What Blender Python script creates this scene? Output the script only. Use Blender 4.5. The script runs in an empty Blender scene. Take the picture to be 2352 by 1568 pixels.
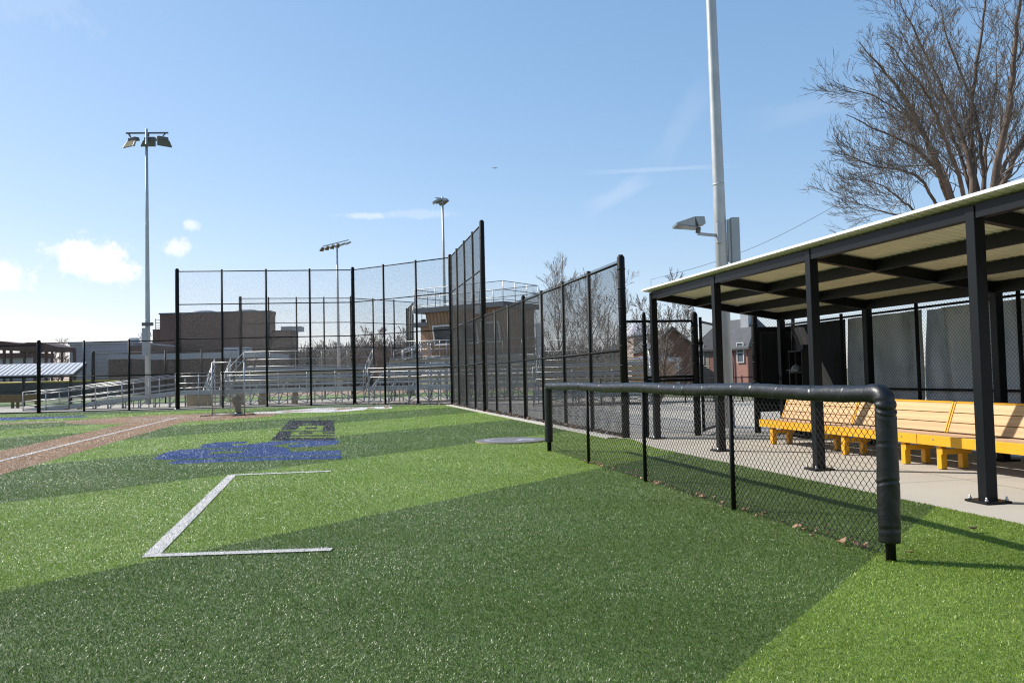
import bpy, bmesh, math, random
import numpy as np
from mathutils import Vector, Matrix
from mathutils.geometry import tessellate_polygon

random.seed(7); np.random.seed(7)
C = bpy.context.scene.collection
SC = bpy.context.scene

# ------------------------------------------------------------------ camera
EYE, F = 1.4, 1900.0                       # eye height (m), focal length in 2352-px units
PITCH, ROLL = math.atan(79.5 / F), 0.024
FW = Vector((0, math.cos(PITCH), math.sin(PITCH)))
UP0 = Vector((0, -math.sin(PITCH), math.cos(PITCH)))
RT = Vector((1, 0, 0)) * math.cos(ROLL) - UP0 * math.sin(ROLL)
UP = Vector((1, 0, 0)) * math.sin(ROLL) + UP0 * math.cos(ROLL)
cam_d = bpy.data.cameras.new('camera'); cam = bpy.data.objects.new('camera', cam_d); C.objects.link(cam)
cam_d.sensor_width = 36; cam_d.lens = 36 * F / 2352; cam_d.clip_start = 0.05; cam_d.clip_end = 30000
cam.matrix_world = Matrix(((RT.x, UP.x, -FW.x, 0), (RT.y, UP.y, -FW.y, 0), (RT.z, UP.z, -FW.z, EYE), (0, 0, 0, 1)))
SC.camera = cam

def ray(x, y): return RT * ((x - 1176) / F) + UP * ((784 - y) / F) + FW
def gp(x, y, z=0.0):                       # survey: a sight line of the photo to a level z
    d = ray(x, y); t = (z - EYE) / d.z
    return Vector((d.x * t, d.y * t, z))
def at(x, y, Y):                           # survey: a sight line of the photo to a depth Y
    d = ray(x, y); t = Y / d.y
    return Vector((d.x * t, Y, EYE + d.z * t))

# ------------------------------------------------------------------ light
SUN_EL = math.radians(39); TOSUN_H = Vector((-0.92, 0.39, 0)).normalized()
TOSUN = (TOSUN_H * math.cos(SUN_EL) + Vector((0, 0, math.sin(SUN_EL)))).normalized()
sd = bpy.data.lights.new('sun', 'SUN'); sd.energy = 4.3; sd.angle = math.radians(0.5); sd.color = (1, 0.955, 0.88)
so = bpy.data.objects.new('sun', sd); C.objects.link(so); so.rotation_euler = TOSUN.to_track_quat('Z', 'Y').to_euler()
so.location = (-30, 10, 40)
SC.view_settings.view_transform = 'Standard'; SC.view_settings.look = 'None'
SC.view_settings.exposure = 0.53; SC.view_settings.gamma = 1.0
SC.cycles.use_denoising = True; SC.cycles.denoising_prefilter = 'NONE'; SC.cycles.denoising_input_passes = 'RGB_ALBEDO_NORMAL'; SC.cycles.filter_width = 1.15; SC.cycles.use_adaptive_sampling = False; SC.cycles.max_bounces = 6; SC.cycles.sample_clamp_indirect = 4.0; SC.cycles.caustics_reflective = False; SC.cycles.caustics_refractive = False
W = bpy.data.worlds.new('World'); SC.world = W; W.use_nodes = True

class NT:
    def __init__(s, nt): s.nt = nt; nt.nodes.clear()
    def n(s, t, **k):
        o = s.nt.nodes.new(t)
        for a, b in k.items():
            if a.startswith('i_'):
                key = a[2:]; key = int(key) if key.isdigit() else key.replace('_', ' ')
                o.inputs[key].default_value = b
            else: setattr(o, a, b)
        return o
    def l(s, a, b): s.nt.links.new(a, b)
    def math(s, op, a, b=None, c=None, clamp=False):
        m = s.n('ShaderNodeMath', operation=op); m.use_clamp = clamp
        for i, v in enumerate((a, b, c)):
            if v is None: continue
            if isinstance(v, (int, float)): m.inputs[i].default_value = v
            else: s.l(v, m.inputs[i])
        return m.outputs[0]
    def dot(s, a, vec):
        m = s.n('ShaderNodeVectorMath', operation='DOT_PRODUCT'); s.l(a, m.inputs[0]); m.inputs[1].default_value = vec
        return m.outputs['Value']
    def ramp(s, fac, stops):
        r = s.n('ShaderNodeValToRGB'); e = r.color_ramp.elements
        while len(e) < len(stops): e.new(0.5)
        for el, (p, c) in zip(e, stops): el.position = p; el.color = (*c, 1) if len(c) == 3 else c
        s.l(fac, r.inputs[0]); return r.outputs['Color']
    def mix(s, fac, a, b, blend='MIX'):
        m = s.n('ShaderNodeMix', data_type='RGBA', blend_type=blend)
        for sock, v in ((m.inputs[0], fac), (m.inputs[6], a), (m.inputs[7], b)):
            if isinstance(v, (int, float)): sock.default_value = v
            elif isinstance(v, tuple): sock.default_value = (*v, 1) if len(v) == 3 else v
            else: s.l(v, sock)
        return m.outputs[2]
    def noise(s, vec, scale, detail=3, rough=0.5):
        t = s.n('ShaderNodeTexNoise', i_Scale=scale, i_Detail=detail, i_Roughness=rough)
        if vec is not None: s.l(vec, t.inputs['Vector'])
        return t.outputs['Fac']

def make_world():
    t = NT(W.node_tree)
    sky = t.n('ShaderNodeTexSky', sky_type='NISHITA', sun_disc=False, sun_elevation=SUN_EL,
              sun_rotation=math.atan2(TOSUN.x, TOSUN.y), altitude=200, air_density=1.0, dust_density=0.35, ozone_density=1.6)
    dirv = t.n('ShaderNodeNewGeometry').outputs['Incoming']
    neg = t.n('ShaderNodeVectorMath', operation='SCALE'); t.l(dirv, neg.inputs[0]); neg.inputs['Scale'].default_value = -1
    d = neg.outputs[0]
    sp = t.n('ShaderNodeSeparateColor'); t.l(sky.outputs[0], sp.inputs[0]); cb = t.n('ShaderNodeCombineColor')
    for k, (ex, gn) in enumerate(((0.86, 1.02), (0.67, 1.40), (0.58, 1.86))):         # the hazy pale sky of the day
        t.l(t.math('MULTIPLY', t.math('POWER', sp.outputs[k], ex), gn), cb.inputs[k])
    col = cb.outputs[0]
    n1 = t.noise(d, 28, 6, 0.6); n2 = t.noise(d, 90, 5, 0.65)
    nz = t.math('ADD', t.math('MULTIPLY', n1, 1.3), t.math('MULTIPLY', n2, 0.7))
    # the clouds: bearing and elevation of each, angular half sizes, opacity
    clouds = [((215, 598), 92, 52, 1.0, 1.0), ((150, 575), 45, 28, 0.8, 0.9), ((-5, 640), 62, 42, 0.95, 0.9), ((398, 570), 30, 22, 0.6, 1.2), ((437, 515), 18, 13, 0.5, 1.2),
              ((150, 755), 60, 22, 0.55, 1.2), ((20, 740), 50, 22, 0.4, 1.2), ((90, 22), 110, 40, 0.07, 1.2), ((835, 495), 62, 9, 0.32, 0.8), ((970, 492), 110, 12, 0.16, 0.8)]
    for (px, py), w, h, op, na in clouds:
        c = ray(px, py).normalized(); tx = c.cross(Vector((0, 0, 1))).normalized(); ty = tx.cross(c).normalized()
        a = t.math('MULTIPLY', t.math('SUBTRACT', t.dot(d, tuple(tx)), 0), F / w)
        b = t.math('MULTIPLY', t.dot(d, tuple(ty)), F / h)
        r = t.math('SQRT', t.math('ADD', t.math('MULTIPLY', a, a), t.math('MULTIPLY', b, b)))
        r = t.math('ADD', r, t.math('MULTIPLY', t.math('SUBTRACT', nz, 1.0), 1.7 * na))
        m = t.n('ShaderNodeMapRange', interpolation_type='SMOOTHSTEP'); t.l(r, m.inputs[0])
        m.inputs[1].default_value = 0.3; m.inputs[2].default_value = 1.1; m.inputs[3].default_value = op; m.inputs[4].default_value = 0
        front = t.math('GREATER_THAN', t.dot(d, tuple(c)), 0.5)
        col = t.mix(t.math('MULTIPLY', m.outputs[0], front), col, (6.6, 6.5, 6.6))
    # thin vapour trails: great-circle bands
    for (p0, p1, wd, op) in [((1340, 490), (1500, 400), 22, 0.13), ((1500, 400), (1640, 160), 34, 0.06), ((1330, 398), (1700, 380), 6, 0.13), ((1700, 290), (2060, 200), 30, 0.06)]:
        a = ray(*p0).normalized(); b = ray(*p1).normalized(); nn = a.cross(b).normalized(); mid = (a + b).normalized(); half = a.angle(b) / 2
        tg = nn.cross(mid).normalized()
        ac = t.math('ABSOLUTE', t.dot(d, tuple(nn)))
        ac = t.math('ADD', t.math('MULTIPLY', ac, F / wd), t.math('MULTIPLY', t.math('SUBTRACT', nz, 1.0), 0.7))
        al = t.math('MULTIPLY', t.math('ABSOLUTE', t.dot(d, tuple(tg))), 1 / half)
        rr = t.math('MAXIMUM', ac, al)
        m = t.n('ShaderNodeMapRange', interpolation_type='SMOOTHSTEP'); t.l(rr, m.inputs[0])
        m.inputs[1].default_value = 0.2; m.inputs[2].default_value = 1.1; m.inputs[3].default_value = op; m.inputs[4].default_value = 0
        front = t.math('GREATER_THAN', t.dot(d, tuple(mid)), 0.5)
        col = t.mix(t.math('MULTIPLY', m.outputs[0], front), col, (6.0, 6.1, 6.4))
    bg = t.n('ShaderNodeBackground', i_Strength=0.125); t.l(col, bg.inputs[0])
    out = t.n('ShaderNodeOutputWorld'); t.l(bg.outputs[0], out.inputs[0])
make_world()

# ------------------------------------------------------------------ materials
def mat(name, col, rough=0.5, metal=0.0, var=0.0, vscale=3.0, bump=0.0, bscale=40.0, spec=0.5, coat=0.0, island=0.0, coord='Object', col2=None):
    m = bpy.data.materials.new(name); m.use_nodes = True; t = NT(m.node_tree)
    p = t.n('ShaderNodeBsdfPrincipled', i_Roughness=rough, i_Metallic=metal); p.inputs['Base Color'].default_value = (*col, 1)
    p.inputs['Specular IOR Level'].default_value = spec
    if coat: p.inputs['Coat Weight'].default_value = coat; p.inputs['Coat Roughness'].default_value = 0.15
    out = t.n('ShaderNodeOutputMaterial'); t.l(p.outputs[0], out.inputs[0])
    tc = t.n('ShaderNodeTexCoord').outputs[coord]
    c = None
    if var or col2:
        f = t.noise(tc, vscale, 5, 0.6)
        f = t.math('SMOOTHSTEP', f, 0.3, 0.7) if False else f
        lo = tuple(max(0, x * (1 - var)) for x in col); hi = col2 or tuple(x * (1 + var) for x in col)
        c = t.ramp(f, [(0.3, lo), (0.7, hi)])
        r = t.math('ADD', t.math('MULTIPLY', f, 0.2), rough - 0.1, clamp=True); t.l(r, p.inputs['Roughness'])
    if island:
        g = t.n('ShaderNodeNewGeometry').outputs['Random Per Island']
        k = t.math('ADD', t.math('MULTIPLY', g, 2 * island), 1 - island)
        hs = t.n('ShaderNodeHueSaturation'); t.l(k, hs.inputs['Value'])
        if c is None: hs.inputs['Color'].default_value = (*col, 1)
        else: t.l(c, hs.inputs['Color'])
        c = hs.outputs[0]
    if c is not None: t.l(c, p.inputs['Base Color'])
    if bump:
        b = t.n('ShaderNodeBump', i_Strength=bump, i_Distance=0.01); t.l(t.noise(tc, bscale, 4, 0.6), b.inputs['Height']); t.l(b.outputs[0], p.inputs['Normal'])
    return m

ST_N = Vector((0.808, -0.589, 0))          # across the mown-look stripes woven into the turf
ST_O, ST_P = 6.25, 9.5
M = {}
def turf_mat(name, light, dark=None, scale=1.0):
    m = bpy.data.materials.new(name); m.use_nodes = True; t = NT(m.node_tree)
    p = t.n('ShaderNodeBsdfPrincipled', i_Roughness=0.55); out = t.n('ShaderNodeOutputMaterial'); t.l(p.outputs[0], out.inputs[0])
    p.inputs['Specular IOR Level'].default_value = 0.5
    pos = t.n('ShaderNodeNewGeometry').outputs['Position']
    fine = t.noise(pos, 70, 4, 0.75); mid = t.noise(pos, 9, 3, 0.6); big = t.noise(pos, 0.5, 3, 0.5)
    if dark:
        q = t.math('DIVIDE', t.math('ADD', t.dot(pos, tuple(ST_N)), ST_O), ST_P)
        q = t.math('ADD', q, t.math('MULTIPLY', t.math('SUBTRACT', mid, 0.5), 0.012))
        fr = t.math('LESS_THAN', t.math('FRACT', q), 0.5)
        base = t.mix(fr, light, dark)
    else: base = t.mix(0.0, light, light)
    v = t.math('ADD', t.math('MULTIPLY', fine, 1.5), 0.25)
    v = t.math('MULTIPLY', v, t.math('ADD', t.math('MULTIPLY', big, 0.35), 0.83))
    hs = t.n('ShaderNodeHueSaturation'); t.l(base, hs.inputs['Color']); t.l(v, hs.inputs['Value'])
    t.l(hs.outputs[0], p.inputs['Base Color'])
    b = t.n('ShaderNodeBump', i_Strength=1.0, i_Distance=0.03); t.l(fine, b.inputs['Height']); t.l(b.outputs[0], p.inputs['Normal'])
    return m
TL, TD = (0.22, 0.32, 0.055), (0.112, 0.175, 0.036)
M['turf'] = turf_mat('turf_base', TL, TD)
M['turf_white'] = turf_mat('turf_white', (0.78, 0.74, 0.7))
M['turf_blue'] = turf_mat('turf_blue', (0.045, 0.1, 0.27))
M['turf_black'] = turf_mat('turf_black', (0.03, 0.033, 0.036))
M['turf_tan'] = turf_mat('turf_tan', (0.42, 0.27, 0.16))
def blade_mat(name, c, rough=0.33):
    m = bpy.data.materials.new(name); m.use_nodes = True; t = NT(m.node_tree)
    g = t.n('ShaderNodeNewGeometry').outputs['Random Per Island']
    hs = t.n('ShaderNodeHueSaturation'); pos = t.n('ShaderNodeNewGeometry').outputs['Position']
    wear = t.math('ADD', t.math('MULTIPLY', t.noise(pos, 0.7, 4, 0.6), 0.5), t.math('MULTIPLY', t.noise(pos, 5, 3, 0.6), 0.35))
    t.l(t.math('MULTIPLY', t.math('ADD', t.math('MULTIPLY', g, 0.8), 0.6), t.math('ADD', wear, 0.58)), hs.inputs['Value']); hs.inputs['Color'].default_value = (*c, 1)
    p = t.n('ShaderNodeBsdfPrincipled', i_Roughness=rough); p.inputs['Specular IOR Level'].default_value = 0.36; t.l(hs.outputs[0], p.inputs['Base Color'])
    tr = t.n('ShaderNodeBsdfTranslucent'); t.l(hs.outputs[0], tr.inputs[0]); mx = t.n('ShaderNodeMixShader'); mx.inputs[0].default_value = 0.35
    t.l(p.outputs[0], mx.inputs[1]); t.l(tr.outputs[0], mx.inputs[2]); out = t.n('ShaderNodeOutputMaterial'); t.l(mx.outputs[0], out.inputs[0]); return m
BL = [blade_mat('blade_light', (0.245, 0.345, 0.05)), blade_mat('blade_dark', (0.128, 0.202, 0.036)), blade_mat('blade_white', (0.76, 0.72, 0.68)),
      blade_mat('blade_blue', (0.045, 0.10, 0.27)), blade_mat('blade_black', (0.025, 0.027, 0.03)), blade_mat('blade_tan', (0.44, 0.285, 0.17))]
M['ground'] = mat('far_grass', (0.12, 0.15, 0.06), 0.9, var=0.4, vscale=0.08, coord='Object', col2=(0.2, 0.19, 0.1))
def concrete_mat():
    m = bpy.data.materials.new('concrete'); m.use_nodes = True; t = NT(m.node_tree)
    p = t.n('ShaderNodeBsdfPrincipled', i_Roughness=0.85); out = t.n('ShaderNodeOutputMaterial'); t.l(p.outputs[0], out.inputs[0])
    pos = t.n('ShaderNodeNewGeometry').outputs['Position']
    a = t.noise(pos, 0.8, 5, 0.65); b = t.noise(pos, 30, 4, 0.7)
    c = t.mix(a, (0.39, 0.34, 0.275), (0.55, 0.50, 0.42)); c = t.mix(t.math('MULTIPLY', b, 0.35), c, (0.34, 0.31, 0.27))
    sp = t.math('LESS_THAN', t.noise(pos, 14, 2, 0.4), 0.27); c = t.mix(t.math('MULTIPLY', sp, 0.5), c, (0.2, 0.18, 0.15))
    t.l(c, p.inputs['Base Color'])
    bp = t.n('ShaderNodeBump', i_Strength=0.25, i_Distance=0.004); t.l(b, bp.inputs['Height']); t.l(bp.outputs[0], p.inputs['Normal'])
    return m
M['concrete'] = concrete_mat()
M['joint'] = mat('joint_line', (0.16, 0.14, 0.12), 0.9)
M['kerb'] = mat('kerb_concrete', (0.5, 0.46, 0.4), 0.85, var=0.15, vscale=4)
M['black_vinyl'] = mat('black_vinyl_coating', (0.005, 0.0055, 0.006), 0.55, spec=0.2)
M['wire'] = mat('black_wire', (0.012, 0.013, 0.013), 0.5, spec=0.4)
def pad_mat():
    m = bpy.data.materials.new('padding_vinyl'); m.use_nodes = True; t = NT(m.node_tree)
    p = t.n('ShaderNodeBsdfPrincipled', i_Roughness=0.40); p.inputs['Base Color'].default_value = (0.003, 0.0033, 0.004, 1); p.inputs['Specular IOR Level'].default_value = 0.52
    out = t.n('ShaderNodeOutputMaterial'); t.l(p.outputs[0], out.inputs[0])
    tc = t.n('ShaderNodeTexCoord').outputs['Object']
    b = t.n('ShaderNodeBump', i_Strength=0.5, i_Distance=0.01); t.l(t.noise(tc, 14, 5, 0.6), b.inputs['Height']); t.l(b.outputs[0], p.inputs['Normal'])
    return m
M['pad'] = pad_mat()
M['steel_dark'] = mat('dark_painted_steel', (0.005, 0.006, 0.0075), 0.42, spec=0.22)
M['roof_under'] = mat('cream_roof_deck', (0.70, 0.67, 0.53), 0.4, var=0.06, vscale=2)
M['roof_trim'] = mat('white_roof_trim', (0.78, 0.77, 0.74), 0.45)
def wood_mat(name, a, b, axis='X'):
    m = bpy.data.materials.new(name); m.use_nodes = True; t = NT(m.node_tree)
    p = t.n('ShaderNodeBsdfPrincipled', i_Roughness=0.6); out = t.n('ShaderNodeOutputMaterial'); t.l(p.outputs[0], out.inputs[0])
    tc = t.n('ShaderNodeTexCoord').outputs['Object']; g = t.n('ShaderNodeNewGeometry').outputs['Random Per Island']
    mp = t.n('ShaderNodeMapping'); t.l(tc, mp.inputs[0]); mp.inputs['Scale'].default_value = (0.9, 7, 7)
    cb = t.n('ShaderNodeCombineXYZ'); t.l(t.math('MULTIPLY', g, 40), cb.inputs[0]); t.l(t.math('MULTIPLY', g, 9), cb.inputs[2]); t.l(cb.outputs[0], mp.inputs['Location'])
    w = t.n('ShaderNodeTexWave', wave_type='RINGS', i_Scale=0.55, i_Distortion=5.5, i_Detail=3); w.inputs['Detail Scale'].default_value = 0.6; t.l(mp.outputs[0], w.inputs[0])
    f = t.noise(mp.outputs[0], 3, 4, 0.6)
    k = t.math('ADD', t.math('MULTIPLY', w.outputs['Fac'], 0.65), t.math('MULTIPLY', f, 0.35))
    c = t.ramp(k, [(0.1, tuple(.5*y+.5*x for x, y in zip(b, a))), (0.8, b)])
    hs = t.n('ShaderNodeHueSaturation'); t.l(c, hs.inputs['Color']); t.l(t.math('ADD', t.math('MULTIPLY', g, 0.3), 0.85), hs.inputs['Value'])
    kn = t.n('ShaderNodeTexVoronoi', i_Scale=1.6); t.l(mp.outputs[0], kn.inputs['Vector'])
    kk = t.math('LESS_THAN', kn.outputs['Distance'], 0.09)
    c2 = t.mix(t.math('MULTIPLY', kk, 0.6), hs.outputs[0], (0.2, 0.09, 0.03)); t.l(c2, p.inputs['Base Color'])
    return m
M['pine'] = wood_mat('pine_planks', (0.41, 0.235, 0.105), (0.55, 0.355, 0.17))
M['seat_pine'] = wood_mat('weathered_pine', (0.36, 0.23, 0.14), (0.5, 0.33, 0.21))
M['yellow'] = mat('yellow_paint', (0.70, 0.35, 0.008), 0.5, var=0.05, vscale=5)
M['galv'] = mat('galvanised_steel', (0.36, 0.37, 0.38), 0.48, metal=0.5, var=0.15, vscale=3)
M['pole'] = mat('galvanised_pole', (0.42, 0.43, 0.44), 0.5, metal=0.35, var=0.12, vscale=2)
M['alu'] = mat('aluminium', (0.42, 0.42, 0.42), 0.45, metal=0.5, var=0.1, vscale=4)
M['alu_blue'] = mat('aluminium_channel', (0.34, 0.37, 0.40), 0.45, metal=0.4, var=0.1, vscale=2)
M['tan_plank'] = mat('tan_seat_plank', (0.52, 0.38, 0.2), 0.6, var=0.12, vscale=2)
M['box_grey'] = mat('grey_enclosure', (0.30, 0.32, 0.34), 0.45, var=0.06)
M['lens'] = mat('floodlight_glass', (0.17, 0.15, 0.09), 0.8, spec=0.1)
M['lamp_dark'] = mat('lamp_housing', (0.1, 0.1, 0.11), 0.45)
def brick(name, c1, c2, mortar, sc=1.0):
    m = bpy.data.materials.new(name); m.use_nodes = True; t = NT(m.node_tree)
    p = t.n('ShaderNodeBsdfPrincipled', i_Roughness=0.9); out = t.n('ShaderNodeOutputMaterial'); t.l(p.outputs[0], out.inputs[0])
    tc = t.n('ShaderNodeTexCoord').outputs['Object']
    sx = t.n('ShaderNodeSeparateXYZ'); t.l(tc, sx.inputs[0]); cb = t.n('ShaderNodeCombineXYZ')
    t.l(t.math('ADD', sx.outputs[0], sx.outputs[1]), cb.inputs[0]); t.l(sx.outputs[2], cb.inputs[1])
    b = t.n('ShaderNodeTexBrick', i_Scale=sc); t.l(cb.outputs[0], b.inputs[0])
    b.inputs['Color1'].default_value = (*c1, 1); b.inputs['Color2'].default_value = (*c2, 1); b.inputs['Mortar'].default_value = (*mortar, 1)
    b.inputs['Brick Width'].default_value = 0.4; b.inputs['Row Height'].default_value = 0.15; b.inputs['Mortar Size'].default_value = 0.012
    nz = t.noise(tc, 0.35, 4, 0.6); c = t.mix(t.math('MULTIPLY', nz, 0.5), b.outputs[0], tuple(x * 0.6 for x in c1)); t.l(c, p.inputs['Base Color'])
    return m
M['brick_school'] = brick('dark_brown_brick', (0.115, 0.07, 0.055), (0.145, 0.09, 0.07), (0.14, 0.11, 0.1))
M['brick_house'] = brick('red_brown_brick', (0.19, 0.075, 0.055), (0.24, 0.1, 0.07), (0.25, 0.2, 0.18))
M['brick_pink'] = brick('pink_brick', (0.48, 0.22, 0.17), (0.56, 0.27, 0.21), (0.5, 0.36, 0.32))
M['brick_orange'] = brick('orange_brick', (0.45, 0.17, 0.06), (0.52, 0.2, 0.08), (0.4, 0.28, 0.2))
M['coping'] = mat('pale_coping', (0.42, 0.42, 0.44), 0.7, var=0.1)
def ribbed(name, col, scale, axis=0, bumpd=0.03):
    m = bpy.data.materials.new(name); m.use_nodes = True; t = NT(m.node_tree)
    p = t.n('ShaderNodeBsdfPrincipled', i_Roughness=0.55); p.inputs['Base Color'].default_value = (*col, 1)
    out = t.n('ShaderNodeOutputMaterial'); t.l(p.outputs[0], out.inputs[0])
    tc = t.n('ShaderNodeTexCoord').outputs['Object']; sx = t.n('ShaderNodeSeparateXYZ'); t.l(tc, sx.inputs[0])
    s = t.math('SINE', t.math('MULTIPLY', sx.outputs[axis], scale)); b = t.n('ShaderNodeBump', i_Strength=0.8, i_Distance=bumpd)
    t.l(s, b.inputs['Height']); t.l(b.outputs[0], p.inputs['Normal']); return m
M['grey_metal_wall'] = ribbed('grey_metal_wall', (0.33, 0.33, 0.37), 10, 2)
M['siding'] = ribbed('beige_siding', (0.45, 0.4, 0.32), 30, 2, 0.02)
M['shingle'] = mat('grey_shingles', (0.10, 0.10, 0.105), 0.9, var=0.2, vscale=2)
M['shingle_light'] = mat('pale_roof_sheet', (0.42, 0.42, 0.45), 0.7)
M['white_paint'] = mat('white_paint', (0.72, 0.71, 0.7), 0.55)
M['glass'] = mat('dark_glass', (0.03, 0.035, 0.04), 0.08, spec=0.8)
M['window_pale'] = mat('pale_window_glass', (0.16, 0.18, 0.2), 0.15, spec=0.7)
M['blue_panel'] = mat('pale_blue_panel', (0.12, 0.25, 0.32), 0.5)
M['brown_frame'] = mat('red_brown_steel', (0.085, 0.04, 0.035), 0.6, var=0.15)
M['blue_roof'] = mat('pale_metal_roof', (0.56, 0.57, 0.59), 0.6)
M['brown_wood'] = mat('brown_stained_wood', (0.13, 0.085, 0.025), 0.7, var=0.15)
M['press_clad'] = mat('orange_brown_cladding', (0.33, 0.195, 0.11), 0.7, var=0.15, vscale=1.5)
M['press_batten'] = mat('cladding_batten', (0.24, 0.14, 0.08), 0.7)
M['fascia_dark'] = mat('slate_fascia', (0.055, 0.065, 0.08), 0.5)
M['tarp'] = mat('silver_tarpaulin', (0.42, 0.46, 0.49), 0.3, var=0.12, vscale=2.5, spec=0.6, bump=0.5, bscale=5)
M['screen'] = mat('black_windscreen', (0.016, 0.017, 0.019), 0.7, var=0.3, vscale=3)
M['mat_rubber'] = mat('grey_rubber_mat', (0.17, 0.165, 0.165), 0.6, var=0.1, vscale=8)
M['mat_edge'] = mat('mat_edge', (0.42, 0.3, 0.2), 0.7)
M['mat_white'] = mat('mat_lettering', (0.6, 0.6, 0.64), 0.5); M['mat_blue'] = mat('mat_blue_lettering', (0.1, 0.16, 0.4), 0.5)
M['cream'] = mat('cream_plastic', (0.50, 0.43, 0.30), 0.6, var=0.15, vscale=2)
M['canvas'] = mat('tan_canvas', (0.26, 0.22, 0.16), 0.8, var=0.15, vscale=6)
M['rubber_black'] = mat('black_plastic', (0.01, 0.01, 0.011), 0.4)
M['bark'] = mat('brown_bark', (0.12, 0.083, 0.062), 0.9, var=0.35, vscale=3, bump=0.5, bscale=14)
M['twig'] = mat('grey_brown_twigs', (0.14, 0.112, 0.09), 0.85, var=0.25, vscale=0.7)
M['bark_pale'] = mat('pale_grey_bark', (0.26, 0.22, 0.19), 0.9, var=0.25, vscale=2)
M['twig_pale'] = mat('pale_twigs', (0.30, 0.25, 0.22), 0.85, var=0.2, vscale=0.7)
M['twig_far'] = mat('far_twigs', (0.24, 0.2, 0.185), 0.9)
M['scrub'] = mat('bare_scrub', (0.1, 0.085, 0.08), 0.9, var=0.3, vscale=0.5)
M['leaf'] = mat('dry_leaf', (0.33, 0.17, 0.085), 0.7, var=0.35, vscale=30, col2=(0.42, 0.26, 0.16))
M['dry_litter'] = mat('leaf_litter', (0.2, 0.13, 0.085), 0.85, island=0.5)
M['airliner'] = mat('white_aircraft', (0.8, 0.8, 0.8), 0.4)
M['yellow_cap'] = mat('yellow_fence_cap', (0.55, 0.42, 0.06), 0.6)
M['cable'] = mat('grey_cable', (0.18, 0.19, 0.2), 0.6)
M['net'] = mat('grey_net', (0.12, 0.12, 0.12), 0.7)
M['bolt'] = mat('zinc_bolt', (0.55, 0.54, 0.52), 0.35, metal=0.8)

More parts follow.
